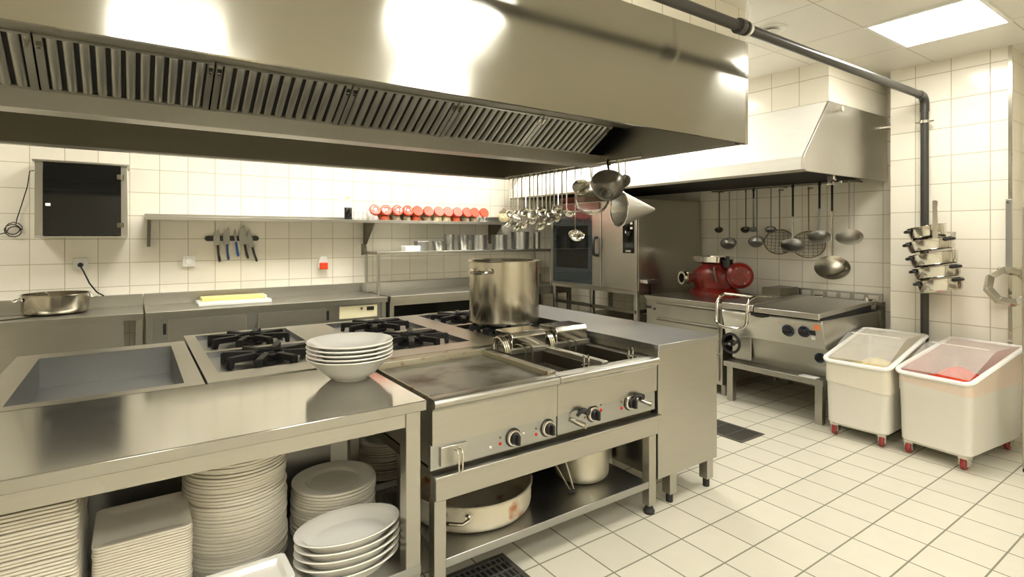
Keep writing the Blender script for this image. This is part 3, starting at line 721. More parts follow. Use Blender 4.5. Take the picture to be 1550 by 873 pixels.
cb = counter('refrigerated_counter', 'steel refrigerated counter below the knife rack', .10, 2.372)
build('front_frame', G().box(.15, 2.32, CF+.045, CF+.06, .10, CT-.06), 'steel_grey', cb)
for x0, x1, hx in ((.275, .925, .265), (1.03, 1.70, 1.70)):
    d = build('door', G().box(x0, x1, CF+.018, CF+.045, .22, CT-.085), 'steel', cb, .006)
    build('door_seal', G().box(x0+.01, x1-.01, CF+.043, CF+.0455, .23, CT-.095), 'rubber', d)
for x in (.245, 1.715): build('hinge', G().box(x-.012, x+.012, CF+.02, CF+.045, .70, .80), 'black', cb, .003)
build('body', G().box(.14, 2.33, CF+.06, WY-.04, .10, CT-.032), 'steel_dark', cb)
pn = build('control_panel', G().box(1.84, 2.26, CF+.02, CF+.046, .70, .835), 'panel_cream', cb, .003)
build('display', G().box(2.14, 2.22, CF+.014, CF+.022, .775, .815), 'black', pn)
build('switch', G().cyl((2.08, CF+.022, .80), (2.08, CF+.010, .80), .014, n=14), 'brass', pn)

cc = counter('side_counter', 'open steel counter on the back wall behind the stock pot', 2.41, 5.15)
build('undershelf', G().box(2.45, 5.11, CF+.06, WY-.05, .26, .30), 'steel_dark', cc)
build('front_rail', G().box(2.42, 5.14, CF+.028, CF+.05, CT-.115, CT-.055), 'steel', cc)
build('back_panel', G().box(2.45, 5.11, WY-.07, WY-.055, .30, CT-.04), 'void', cc)  # black sheet painting the shade inside the open counter
t = thing('kitchen_tray', 'flat pale tray lying inside the open counter behind the burners', 'tray', (3.05, 6.1, .30))
build('tray_stack', G().loft([rr(3.02, 3.40, 5.96, 6.25, .30, .03), rr(3.0, 3.42, 5.94, 6.27, .62, .03), rr(3.01, 3.41, 5.95, 6.26, .622, .03), rr(3.03, 3.39, 5.97, 6.24, .60, .03)]), 'panel_cream', t)

# things on the counters
def tilted_pot(): pass
PX2, PY2 = -.555, 6.33
t = thing('casserole', 'low steel pot with side handles on the back counter at the far left', 'pot', (PX2, PY2, CT-.005))
build('body', G().lathe(pot_shell(.238, .175, rnd=.05), (PX2, PY2, CT-.005), 48), 'steel_pot', t)
for a in (math.radians(195), math.radians(15)): build('handle', loop_handle(G(), (PX2, PY2, CT+.135), a, .238, .10, .05, .008), 'steel_pol', t)
lad = thing('ladle', 'ladle resting in the low pot on the back counter', 'ladle', (PX2+.02, PY2, CT+.01))
build('handle', G().tube([(PX2+.06, PY2, CT+.03), (PX2-.02, PY2-.16, CT+.14), (PX2-.05, PY2-.22, CT+.20)], .008, 8), 'steel_pol', lad)
build('bowl', G().lathe([(0, 0), (.04, .01), (.055, .04), (.052, .04), (.037, .014), (0, .004)], (PX2+.06, PY2+.02, CT+.012), 20), 'steel_pol', lad)
tag(build('cutting_board', G().box(.535, 1.20, 6.10, 6.46, CT-.006, CT+.026), 'rim', None, .006), 'thick white cutting board lying on the back counter', 'cutting board')
yb = thing('cutting_board', 'yellow cutting board lying on the white board', 'cutting board', (.85, 6.36, CT+.026))
build('slab', G().box(.575, 1.155, 6.24, 6.45, CT+.026, CT+.062), 'yellow', yb, .005)
build('end_strip', G().box(1.157, 1.175, 6.24, 6.45, CT+.026, CT+.062), 'rim', yb, .003)

# ------------------------------------------------------------------ long wall shelf and its jars
S1 = 1.79
sh = thing('wall_shelf', 'long steel wall shelf above the knives, carrying the red lidded jars', 'shelf', (2.2, 6.43, S1))
build('board', G().prism([(6.22, S1-.036), (6.22, S1), (6.60, S1), (6.60, S1+.035), (6.617, S1+.035), (6.617, S1-.012), (6.234, S1-.012), (6.234, S1-.036)], 0, .105, 4.42), 'steel_h', sh, .002)
for x in (.125, 2.36, 4.2):
    build('bracket', G().prism([(6.26, S1-.012), (6.61, S1-.012), (6.61, S1-.30), (6.57, S1-.30), (6.30, S1-.05)], 0, x, x+.028), 'steel_dark', sh, .003)
def jar(label, x, y, z, R, h, lid, body, group, lidh=.025, name='jar'):
    t = thing(name, label, 'jar', (x, y, z), group)
    build('glass', G().lathe([(0, 0), (R*.92, 0), (R, .008), (R, h-.02), (R*.9, h-.005), (R*.9, h), (0, h)], (x, y, z), 24), body, t)
    build('lid', G().lathe([(0, h-.004), (R*1.03, h-.004), (R*1.05, h+.002), (R*1.04, h+lidh-.003), (R*.98, h+lidh), (0, h+lidh)], (x, y, z), 24), lid, t)
    return t
t = thing('sauce_bottle', 'dark sauce bottle with a white neck and yellow cap on the long shelf', 'bottle', (2.108, 6.42, S1))
build('bottle_body', G().lathe([(0, 0), (.042, 0), (.045, .006), (.045, .145), (.043, .148), (0, .148)], (2.108, 6.42, S1), 24), 'blackglass', t)
build('label_band', G().lathe([(.043, .146), (.0445, .148), (.040, .19), (.022, .235), (.018, .245), (0, .245)], (2.108, 6.42, S1), 24), 'china_w', t)
build('cap', G().lathe([(0, .245), (.021, .245), (.022, .25), (.021, .275), (0, .277)], (2.108, 6.42, S1), 20), 'yellow', t)
for k, (x, h, w) in enumerate(((2.195, .105, 'first'), (2.25, .10, 'second'), (2.305, .095, 'third'))):
    jar('small pale glass jar, %s one right of the sauce bottle' % w, x, 6.40, S1, .030, h, 'white', 'clearglass', 'small glass jars by the bottle', .012)
JX = [2.398, 2.538, 2.685, 2.823, 2.955, 3.105, 3.255, 3.388, 3.529, 3.675, 3.795, 3.942]
fills = ['clearglass', 'spice_red', 'spice_dark', 'spice_dark', 'spice_red', 'spice_dark', 'spice_tan', 'spice_tan', 'spice_red', 'spice_dark', 'spice_dark', 'clearglass']
for k, x in enumerate(JX):
    # each jar lies tipped forward in the row, so its round lid faces the room; R .063, axis 65 degrees from upright
    R, h = .068, .15; pat = k < 4
    lb = ('patterned red and white' if pat else 'red')+' lidded jar, '+('leftmost' if k == 0 else 'rightmost' if k == 11 else ORD[k]+' from the left')+' on the long shelf'
    t = thing('spice_jar', lb, 'jar', (x, 6.42, S1), 'red lidded spice jars')
    tilt = math.radians(68); q = Matrix.Rotation(tilt, 3, 'X')       # +z turns towards -y
    base = Vector((x, 6.46, S1+.066))
    build('glass', G().lathe([(0, 0), (R*.86, 0), (R*.92, .01), (R*.92, h-.02), (R*.8, h), (0, h)], base, 24, q), fills[k], t)
    ld = build('lid', G().lathe([(0, h-.005), (R, h-.005), (R*1.03, h+.003), (R*1.03, h+.018), (R*.97, h+.024), (0, h+.024)], base, 28, q), 'redlid', t)
    build('jar_base', G().lathe([(0, 0), (.055, 0), (.060, .010), (.054, .05), (.048, .055), (0, .055)], (x, 6.36, S1), 20), fills[k], t)
    if pat:
        g = G()
        for i in range(3):
            a0 = k*.7+i*2*PI/3
            pts = [base+q @ Vector((R*.62*math.cos(a0+u), R*.62*math.sin(a0+u), h+.0255)) for u in [j*.2 for j in range(7)]]
            g.tube(pts, .011, 6, flat=.3)
        g.lathe([(0, h+.026), (R*.26, h+.0255), (R*.28, h+.0235), (0, h+.0235)], base, 14, q)
        build('lid_pattern', g, 'white', ld)
t = thing('kitchen_tin', 'low grey tin right of the red lidded jars on the long shelf', 'tin', (4.03, 6.36, S1))
build('box', G().loft([rr(3.93, 4.16, 6.29, 6.43, S1, .02), rr(3.92, 4.17, 6.28, 6.44, S1+.055, .02)]), 'steel_grey', t)
build('lid', G().loft([rr(3.915, 4.175, 6.275, 6.445, S1+.055, .02), rr(3.915, 4.175, 6.275, 6.445, S1+.068, .02)]), 'white_steel', t)
t = thing('ceramic_jar', 'bulbous yellow and brown jar with a dark lid near the end of the long shelf', 'jar', (4.30, 6.36, S1))
build('belly', G().lathe([(0, 0), (.07, 0), (.095, .03), (.10, .065), (.08, .11), (.06, .13), (0, .13)], (4.30, 6.36, S1), 28), 'spice_tan', t)
build('lid', G().lathe([(0, .128), (.066, .128), (.066, .145), (.045, .168), (.016, .175), (.02, .195), (0, .205)], (4.30, 6.36, S1), 24), 'spice_dark', t)

# ------------------------------------------------------------------ lower shelf on posts
S2 = 1.415
s2 = thing('overshelf', 'lower steel shelf on posts over the counter, holding pots', 'shelf', (3.6, 6.3, CT))
build('board', G().box(2.33, 4.98, 6.07, 6.52, S2-.035, S2), 'steel_h', s2, .003)
build('end_cheek', G().prism([(6.40, S2-.035), (6.40, S2+.04), (6.45, S2+.09), (6.52, S2+.09), (6.52, S2-.05)], 0, 2.30, 2.33), 'steel_dark', s2)
for x in (2.345, 4.93):
    for y in (6.09, 6.48): build('post', G().box(x, x+.03, y, y+.03, CT-.006, S2-.035), 'steel', s2, .003)
tag(build('butter_tub', G().loft([rr(2.73, 2.92, 6.16, 6.30, S2, .01), rr(2.725, 2.925, 6.155, 6.305, S2+.06, .01), rr(2.735, 2.915, 6.165, 6.295, S2+.065, .01)]), 'white'), 'white rectangular tub at the left of the lower shelf', 'tub')
tag(build('paper_box', G().box(2.97, 3.12, 6.34, 6.46, S2, S2+.12), 'steel_grey', None, .006), 'grey box behind the white tub on the lower shelf', 'box')
def steel_cup(nm, label, x, y, R, h, handle=True, taper=.9, cat='pot', rot=0.0):
    t = thing(nm, label, cat, (x, y, S2), 'steel pots on the lower shelf')
    build('body', G().lathe([(0, 0), (R*taper-.006, 0), (R*taper, .008), (R, h-.004), (R+.005, h), (R-.004, h), (R*taper-.006, .012), (0, .008)], (x, y, S2), 30), 'steel_grey', t)
    if handle:
        build('handle', loop_handle(G(), (x, y, S2+h*.75), rot, R*.97, .04, .035, .006), 'steel_pol', t)
    return t
steel_cup('steel_bowl', 'small low steel bowl, first vessel on the lower shelf', 3.21, 6.24, .083, .12, False, .8, 'bowl')
steel_cup('measuring_jug', 'narrow steel jug between the small bowl and the dented jug', 3.38, 6.26, .068, .205, True, .95, 'jug', .5)
steel_cup('measuring_jug', 'tapered steel jug with a handle, second jug on the lower shelf', 3.59, 6.26, .083, .20, True, .78, 'jug', .2)
steel_cup('saucepot', 'wide steel pot in the middle of the lower shelf', 3.835, 6.27, .115, .20, True, .98, 'pot', .15)
steel_cup('saucepot', 'steel pot right of the middle pot on the lower shelf', 4.165, 6.27, .112, .20, True, .97, 'pot', .15)
steel_cup('saucepot', 'tallest steel pot, farthest right on the lower shelf', 4.52, 6.27, .130, .245, True, .97, 'pot', .15)
steel_cup('measuring_jug', 'thin tall steel jug at the right end of the lower shelf', 4.80, 6.25, .055, .24, False, .98, 'jug')

# ------------------------------------------------------------------ knives, sockets, cabinet, cable
kr = thing('knife_rack', 'black magnetic knife strip on the tiled back wall', 'knife rack', (.895, 6.60, 1.555))
build('strip', G().box(.66, 1.135, 6.600, 6.619, 1.546, 1.602), 'black', kr)
for x in (.66, 1.135): build('end_cap', G().lathe([(0, -.008), (.025, -.008), (.027, .008), (0, .01)], (x, 6.606, 1.573), 16, Matrix.Rotation(PI/2, 3, 'X')), 'black', kr)
def knife(label, x0, z0, x1, z1, hl, bw, hm, broad=True):
    """blade up: tip (x0,z0), handle end (x1,z1); hl handle length"""
    d = Vector((x1-x0, 0, z1-z0)); ln = d.length; d.normalize(); p = Vector((d.z, 0, -d.x))
    if p.x > 0: p = -p
    Y = 6.588; t = thing('knife', label, 'knife', ((x0+x1)/2, Y, min(z0, z1)), 'knives on the magnetic strip')
    o = Vector((x0, Y, z0)); bl = ln-hl
    prof = [(0, 0), (bl*.18, bw*.55), (bl*.45, bw*.95), (bl*.97, bw), (bl, bw*.75), (bl, -.004), (bl*.1, -.004)]
    pts = [o+d*a+p*(b-bw*.35) for a, b in prof]; n = len(pts)
    g = G().add([q+Vector((0, -.0015, 0)) for q in pts]+[q+Vector((0, .0015, 0)) for q in pts], [tuple(range(n)), tuple(range(n, 2*n))[::-1]]+[(i, (i+1) % n, n+(i+1) % n, n+i) for i in range(n)])
    build('blade', g, 'blade', t)
    hw = .029
    g = G().tube([o+d*(bl-.005), o+d*(bl+.02), o+d*(bl+hl*.5), o+d*(bl+hl*.85)+p*-.004, o+d*ln+p*-.006], [hw*.7, hw*.75, hw*.7, hw*.85, hw*.6], 10, flat=.55)
    h = build('handle', g, hm, t)
    return t, h, o, d, bl, hl
knife('black handled knife, leftmost on the magnetic strip', .742, 1.672, .768, 1.322, .175, .060, 'black')
knife('knife with a mottled blue-grey handle, second on the magnetic strip', .838, 1.70, .853, 1.34, .165, .062, 'bluewhite')
knife('short knife with a bright blue handle on the magnetic strip', .915, 1.68, .95, 1.375, .155, .018, 'blue')
knife('broad black handled chef knife, fourth on the magnetic strip', .985, 1.72, 1.045, 1.35, .155, .075, 'black')
t, h, o, d, bl, hl = knife('riveted black handled knife slanting at the right of the magnetic strip', 1.045, 1.68, 1.135, 1.315, .16, .050, 'black')
for k in (.25, .5, .75): build('rivet', G().lathe([(0, .0), (.011, 0), (.008, .004), (0, .005)], o+d*(bl+hl*k)+Vector((0, -.008, 0)), 10, Matrix.Rotation(PI/2, 3, 'X')), 'white', h)
def socket(label, x, z, s=.095):
    t = thing('wall_socket', label, 'socket', (x, 6.60, z-s/2))
    build('plate', G().box(x-s/2, x+s/2, 6.585, 6.618, z-s/2, z+s/2), 'white', t, .006)
    build('socket_well', G().lathe([(s*.36, 0), (s*.30, -.003), (s*.27, .010), (0, .010)], (x, 6.588, z), 20, Matrix.Rotation(PI/2, 3, 'X')), 'rim', t)
    return t
t = socket('white wall socket with a dark cord plugged in below the black cabinet', -.40, 1.335, .11)
build('plug', G().lathe([(0, 0), (.024, 0), (.020, .04), (.010, .055), (0, .056)], (-.40, 6.585, 1.325), 14, Matrix.Rotation(PI/2, 3, 'X')), 'black', t)
socket('lone white wall socket left of the knives', .488, 1.335, .115)
t = thing('power_socket', 'white and red heavy power socket on the back wall right of the knives', 'socket', (1.86, 6.60, 1.21))
build('housing', G().prism([(1.805, 1.21), (1.915, 1.21), (1.915, 1.30), (1.895, 1.36), (1.825, 1.36), (1.805, 1.30)], 1, 6.56, 6.618), 'white', t, .006)
build('red_flap', G().box(1.812, 1.908, 6.535, 6.562, 1.205, 1.285), 'redlid', t, .008)
tag(build('cable', G().tube([(-.40, 6.525, 1.32), (-.375, 6.52, 1.27), (-.33, 6.54, 1.15), (-.275, 6.565, 1.06), (-.22, 6.57, 1.02)], .007, 8), 'black'), 'dark cord running down from the socket to the counter', 'cord')
cbn = thing('wall_cabinet', 'steel wall cabinet with a black glass door at the upper left', 'cabinet', (-.38, 6.45, 1.60))
X0, X1, Z0, Z1 = -.70, -.035, 1.60, 2.255
g = G().box(X0, X0+.058, 6.30, 6.617, Z0, Z1).box(X1-.050, X1, 6.30, 6.617, Z0, Z1).box(X0-.015, X1+.015, 6.28, 6.617, Z1, Z1+.018).box(X0, X1, 6.30, 6.617, Z0-.015, Z0).box(X0+.058, X1-.05, 6.59, 6.617, Z0, Z1)
build('case', g, 'steel', cbn, .002)
dd = build('glass_door', G().box(X0+.056, X1-.048, 6.290, 6.300, Z0+.004, Z1-.004), 'blackglass', cbn, .002)
for z in (1.70, 2.15): build('hinge', G().box(X1-.080, X1-.025, 6.274, 6.292, z-.022, z+.022).cyl((X1-.05, 6.276, z-.024), (X1-.05, 6.276, z+.024), .013, n=10), 'steel_dark', dd)
build('door_knob', G().box(X0+.075, X0+.11, 6.275, 6.291, 1.865, 1.89), 'rim', dd, .003)
pts = [(X0-.002, 6.45, 2.19), (X0-.05, 6.47, 2.18), (-.775, 6.55, 2.05), (-.82, 6.59, 1.88), (-.85, 6.595, 1.76), (-.86, 6.595, 1.70)]
for i in range(30):
    a = i*.55; r = .052+.020*math.sin(i*.43)
    pts.append((-.865+r*math.cos(a), 6.585-.02*math.sin(i*.9), 1.655+r*.95*math.sin(a)))
pts += [(-.92, 6.59, 1.63), (-1.02, 6.6, 1.60), (-1.2, 6.6, 1.55)]
tag(build('cable', G().tube(pts, .0045, 6), 'black'), 'thin black cable coiled on the tiles left of the cabinet', 'cable')

# ================================================================== HANGING UTENSILS
VIEW = Vector((-.62, -.78, 0)).normalized()          # roughly towards the room
def utensil(label, group, top, ln, R, kind='ladle', hcol='steel_pol', ang=0.0, tilt=40, mat='steel_pol', cat=None, hr=.0075, blk=.45, name=None, off=True):
    """hangs from its hook at top; ang = heading of the bowl's open side in the xy plane"""
    tx, ty, tz = top
    t = thing(name or kind, label, cat or kind, top, group)
    f = Vector((math.cos(ang), math.sin(ang), 0)); zb = tz-ln
    hk = [(tx, ty, tz-.02), (tx-f.x*.012, ty-f.y*.012, tz+.010), (tx, ty, tz+.024), (tx+f.x*.014, ty+f.y*.014, tz+.012), (tx+f.x*.014, ty+f.y*.014, tz-.006)]
    fo = R*.85 if kind == 'ladle' else R*.25
    shaft = [(tx, ty, tz-.02), (tx, ty, zb+R*.9), (tx+f.x*.01, ty+f.y*.01, zb+R*.55)]
    c = Vector((tx, ty, zb))+f*fo
    if kind == 'ladle': shaft += [(tx+f.x*R*.05, ty+f.y*R*.05, zb+R*.1)]
    if hcol == 'steel_pol': build('handle', G().tube(hk[::-1]+shaft, hr, 8, flat=.6), mat, t)
    else:
        zm = tz-ln*blk
        build('handle', G().tube(hk[::-1]+[(tx, ty, tz-.02), (tx, ty, zm)], hr*1.5, 8, flat=.6), hcol, t)
        build('shank', G().tube([(tx, ty, zm+.01)]+shaft[1:], hr, 8, flat=.6), mat, t)
    tl = math.radians(tilt)
    q = (Matrix.Rotation(ang, 3, 'Z') @ Matrix.Rotation(tl, 3, 'Y'))      # +z tips towards the heading
    if kind == 'ladle':
        pr = [(R*math.sin(a), -R*.72*math.cos(a)) for a in [PI/2*i/6 for i in range(7)]]+[(R*1.05, .004)]+[((R-.004)*math.sin(a), -(R-.004)*.72*math.cos(a)) for a in [PI/2*(6-i)/6 for i in range(7)]]
        build('bowl', G().lathe(pr, c, 28, q), mat, t)
    elif kind == 'skimmer':
        pr = [(0, -R*.22), (R*.4, -R*.19), (R*.75, -R*.09), (R, 0), (R*1.04, .004), (R*1.0, .008), (R*.73, -R*.05), (R*.4, -R*.14), (0, -R*.17)]
        build('disc', G().lathe(pr, c, 32, q), mat, t)
    elif kind == 'spider':
        g = G().ring(c, R, .006, 32, 8, q)
        build('rim_wire', g, 'wire', t)
        build('mesh_bowl', G().lathe([(0, -R*.20), (R*.5, -R*.15), (R*.8, -R*.07), (R, 0)], c, 28, q), 'mesh', t)
        g = G()
        for k in range(-3, 4):
            w = (R**2-(k*R*.27)**2)**.5 if abs(k*.27) < 1 else 0
            for ax in (0, 1):
                p = []
                for u in (-1, -.5, 0, .5, 1):
                    a, b = u*w, k*R*.27; rr_ = (a*a+b*b)**.5/R
                    p.append(c+q @ Vector((a if ax else b, b if ax else a, -R*.19*(1-rr_**2))))
                g.tube(p, .0022, 5)
        build('mesh_wires', g, 'wire', t)
    return t
rl = thing('utensil_rail', 'steel rail under the right end of the island hood holding ladles', 'rail', (3.26, 3.8, 2.12))
build('bar', G().tube([(3.26, 2.90, 2.222), (3.26, 4.80, 2.222)], .008, 10), 'steel_pol', rl)
for y in (2.95, 3.38, 4.13, 4.78): build('rail_bracket', G().box(3.255, 3.305, y-.012, y+.012, 2.215, 2.229).box(3.292, 3.305, y-.012, y+.012, 2.229, 2.26), 'steel', rl)
LY = [4.719, 4.647, 4.564, 4.494, 4.426, 4.36, 4.294, 4.23, 4.157, 4.095, 4.035, 3.976, 3.918, 3.861, 3.795]
LL = [.34, .44, .36, .47, .33, .45, .37, .42, .34, .46, .36, .43, .33, .40, .36]
LR = [.050, .054, .058, .052, .062, .055, .060, .048, .057, .062, .050, .057, .052, .045, .050]
MM = ['steel_pol', 'steel_pol', 'steel_pol', 'steel_pot', 'steel_pol', 'steel_pol', 'steel_pot']
for k, y in enumerate(LY):
    kd = 'skimmer' if k in (2, 6, 11) else 'ladle'
    lb = 'polished steel %s, %s in the row hanging from the island hood rail' % (kd, 'leftmost' if k == 0 else ORD[k]+' from the left')
    utensil(lb, 'ladles on the island hood rail', (3.26, y, 2.20), LL[k]+.03, LR[k]*1.05, kd, ang=math.radians((165 if k % 2 else 245)+random.uniform(-20, 20)), tilt=random.uniform(25, 60), mat=MM[k % 7])
utensil('long ladle hanging lowest of the island row, in front of the oven door', 'ladles on the island hood rail', (3.26, 3.678, 2.20), .59, .068, 'ladle', ang=math.radians(240), tilt=38)
# strainers at the right end of the rail
def dirmat(d, up=(0, 0, 1)):
    return Vector(d).to_track_quat('Z', 'Y').to_matrix()
t = thing('sieve', 'round wire rimmed sieve hanging beside the dark colander at the island hood', 'sieve', (3.26, 3.47, 2.135), 'strainers on the island hood rail')
c = Vector((3.27, 3.47, 1.93)); q = dirmat((-.75, -.60, .25))
build('rim', G().lathe([(.135, -.02), (.150, -.02), (.155, .0), (.150, .02), (.140, .02), (.135, 0), (.135, -.02)], c, 40, q), 'steel_pol', t)
build('mesh_bowl', G().lathe([(0, -.10), (.06, -.09), (.11, -.055), (.137, -.01)], c, 32, q), 'mesh', t)
build('handle', G().tube([(3.26, 3.47, 2.09), (3.25, 3.47, 2.20), (3.26, 3.47, 2.234), (3.272, 3.47, 2.21), (3.272, 3.47, 2.13), (3.27, 3.47, 2.07)], .006, 8), 'steel_pol', t)
t = thing('colander', 'dark grey domed colander hanging at the right end of the island hood', 'colander', (3.26, 3.27, 2.135), 'strainers on the island hood rail')
c = Vector((3.165, 3.17, 2.02)); q = dirmat((.55, .45, .65))
pr = [(0, -.135), (.05, -.13), (.095, -.10), (.125, -.05), (.135, 0), (.142, .004), (.140, .010), (.128, .004), (.118, -.05), (.09, -.094), (.05, -.122), (0, -.127)]
build('bowl', G().lathe(pr, c, 36, q), 'colander', t)
build('handle', G().tube([(3.19, 3.185, 2.12), (3.245, 3.26, 2.21), (3.26, 3.27, 2.234), (3.276, 3.27, 2.215), (3.275, 3.262, 2.19)], .010, 8), 'steel_dark', t)
build('foot_ring', G().ring(c+q @ Vector((0, 0, -.130)), .045, .006, 20, 6, q), 'steel_dark', t)
t = thing('conical_strainer', 'cone shaped strainer lying sideways, its tip pointing right below the island hood', 'strainer', (3.26, 3.16, 2.135), 'strainers on the island hood rail')
c = Vector((3.33, 3.21, 1.825)); q = dirmat((-.95, .306, .0))
build('cone', G().lathe([(.150, .006), (.155, 0), (.150, -.012), (.012, -.335), (0, -.342), (0, -.33), (.010, -.328), (.144, -.01), (.150, .006)], c, 44, q), 'white_steel', t)
build('rim', G().ring(c, .152, .006, 40, 8, q), 'steel_pol', t)
build('handle', G().tube([c+Vector((0, 0, .15)), (3.32, 3.19, 2.03), (3.272, 3.16, 2.20), (3.26, 3.16, 2.234), (3.248, 3.16, 2.205)], .007, 8), 'steel_pol', t)
utensil('small round skimmer hanging high behind the colander at the island hood', 'strainers on the island hood rail', (3.26, 3.075, 2.20), .16, .055, 'skimmer', ang=math.radians(200), tilt=75, mat='white_steel')
utensil('pale skimmer hanging behind the wire rimmed sieve at the island hood', 'strainers on the island hood rail', (3.26, 3.60, 2.20), .17, .075, 'skimmer', ang=math.radians(225), tilt=70, mat='steel_pol')

r2 = thing('utensil_rail', 'rail along the tiled wall under the sloping hood', 'rail', (5.80, 3.2, 2.12))
build('bar', G().tube([(5.80, 2.40, 2.138), (5.80, 4.05, 2.138)], .009, 10), 'steel_dark', r2)
build('bar', G().tube([(5.70, 2.40, 2.138), (5.70, 3.20, 2.138)], .009, 10), 'steel_dark', r2)
for y in (2.45, 3.2, 4.0): build('rail_bracket', G().box(5.695 if y < 3.5 else 5.795, 5.952, y-.012, y+.012, 2.131, 2.145), 'steel_dark', r2)
GRP = 'utensils on the wall rail'
A0 = math.radians(205)
def wu(label, y, zbot, R, kind='ladle', **k):
    utensil(label, GRP, (5.80, y*5.8/5.75, 2.113), 2.113-zbot, R, kind, **k)
wu('small dark ladle hanging leftmost on the far tiled wall', 3.91, 1.675, .047, ang=A0, tilt=35, mat='steel_dark', hr=.011)
wu('deep ladle, second from the left on the far tiled wall', 3.778, 1.515, .085, ang=A0, tilt=48, mat='steel_grey', hr=.012)
wu('small ladle, third from the left on the far tiled wall', 3.569, 1.675, .050, ang=A0, tilt=35, mat='steel_dark', hr=.011)
wu('small black gripped ladle above the deep one near the wire skimmers', 3.475, 1.675, .042, ang=A0, tilt=35, mat='steel_grey', hr=.011, hcol='black', blk=.2)
wu('deep ladle left of the wire skimmers on the far tiled wall', 3.435, 1.540, .080, ang=A0, tilt=48, mat='steel_grey', hr=.012)
wu('small ladle directly left of the wire skimmers', 3.271, 1.672, .055, ang=A0, tilt=35, mat='steel_grey', hr=.011)
def ws(label, y, zc, R, kind, yt=None, **k):
    utensil(label, GRP, (5.70, y*5.70/5.75, 2.113), 2.113-zc, R, kind, ang=A0, **k)
for y, zc, R, lb in ((3.174, 1.536, .150, 'round brown wire skimmer, left of the pair against the far tiles'), (2.865, 1.511, .155, 'round brown wire skimmer, right of the pair against the far tiles')):
    utensil(lb, GRP, (5.87, y*5.87/5.75, 2.09), 2.09-zc, R, 'spider', ang=A0, tilt=62, mat='brass', hr=.011, cat='skimmer', name='wire_skimmer')
    build('wall_hook', G().tube([(5.87, y*5.87/5.75, 2.105), (5.951, y*5.87/5.75, 2.11)], .006, 8), 'steel_dark', r2)
ws('black handled skimmer hanging in front of the wire skimmers', 3.03, 1.495, .112, 'skimmer', tilt=-42, mat='steel_grey', hr=.012, hcol='black', blk=.5)
ws('black handled skimmer right of the wire skimmers', 2.757, 1.587, .100, 'skimmer', tilt=-40, mat='steel_grey', hr=.012, hcol='black', blk=.45)
ws('large round skimmer hanging lowest, its black handle the longest', 2.635, 1.283, .150, 'skimmer', tilt=-52, mat='steel_pot', hr=.012, hcol='black', blk=.32)
ws('bright skimmer at the right end of the wall rail', 2.477, 1.587, .112, 'skimmer', tilt=-42, mat='white_steel', hr=.010)

# ================================================================== COMBI OVEN
OX, OY0, OY1, OZ0, OZ1 = 4.73, 4.285, 5.845, .965, 2.03
ov = thing('combi_oven', 'large steel combi oven with a dark glass door in the far corner', 'oven', (5.3, 5.1, OZ0))
build('body', G().box(OX+.03, 5.90, OY0, OY1, OZ0, OZ1), 'steel', ov, .004)
YD = 4.86                                    # joint between control side and door
build('control_side', G().box(OX+.004, OX+.032, OY0+.004, YD-.006, OZ0+.01, OZ1-.01), 'steel', ov, .004)
dr = build('door', G().box(OX, OX+.03, YD+.004, OY1-.004, OZ0+.01, OZ1-.10), 'steel', ov, .004)
build('door_glass', G().box(OX-.006, OX+.002, 5.02, 5.785, OZ0+.025, OZ1-.115), 'ovenglass', dr, .003)
build('door_window', G().box(OX-.008, OX-.004, 5.09, 5.71, OZ0+.22, OZ1-.30), 'blackglass', dr, .002)
g = G().tube([(OX-.002, 4.935, 1.36), (OX-.055, 4.93, 1.37), (OX-.07, 4.925, 1.42), (OX-.07, 4.925, 1.52), (OX-.055, 4.93, 1.57), (OX-.002, 4.935, 1.58)], .020, 10)
build('door_handle', g, 'black', dr)
build('brand_strip', G().box(OX-.002, OX+.03, 4.90, 5.80, OZ1-.095, OZ1-.012), 'red', ov, .003)
cpn = build('control_panel', G().box(OX-.003, OX+.006, 4.325, 4.50, 1.40, 1.86), 'blackglass', ov, .003)
for k, z in enumerate((1.80, 1.745, 1.69)): build('display_light', G().box(OX-.006, OX-.002, 4.345, 4.38, z-.012, z+.012), 'white', cpn)
build('dial', G().lathe([(0, 0), (.03, 0), (.028, .02), (0, .022)], (OX-.003, 4.40, 1.625), 18, Matrix.Rotation(-PI/2, 3, 'Y')), 'black', cpn)
build('dial_mark', G().box(OX-.027, OX-.024, 4.425, 4.44, 1.63, 1.66), 'white', cpn)
build('button_row', G().box(OX-.006, OX-.002, 4.37, 4.45, 1.415, 1.435), 'steel_pol', cpn)
t = thing('crate', 'dark red crate on top of the oven, behind the hanging ladles', 'crate', (5.02, 5.45, OZ1))
build('tray', G().loft([rr(4.80, 5.15, 5.22, 5.72, OZ1, .02), rr(4.78, 5.17, 5.20, 5.74, OZ1+.08, .02), rr(4.795, 5.155, 5.215, 5.725, OZ1+.08, .02), rr(4.81, 5.14, 5.23, 5.71, OZ1+.015, .02)]), 'red', t)
os_ = thing('oven_stand', 'open steel frame stand carrying the combi oven', 'stand', (5.3, 5.1, 0))
for x in (4.76, 5.82):
    for y in (4.31, 5.05, 5.78): build('leg', G().box(x, x+.05, y, y+.05, 0, .92), 'steel', os_, .003)
g = G().box(4.75, 4.80, 4.30, 5.84, .92, OZ0).box(5.83, 5.88, 4.30, 5.84, .92, OZ0).box(4.80, 5.83, 4.30, 4.35, .92, OZ0).box(4.80, 5.83, 5.79, 5.84, .92, OZ0)
build('top_frame', g, 'steel', os_)
g = G().box(4.76, 4.79, 4.36, 5.78, .70, .74).box(4.76, 5.87, 4.315, 4.345, .70, .74)
build('rail', g, 'steel_dark', os_)
build('tray_runner', G().box(4.80, 5.83, 4.40, 5.78, .50, .52), 'steel_dark', os_)
br = thing('wall_bracket', 'small grey tray on a black bracket beside the oven stand', 'bracket', (4.86, 4.26, .80))
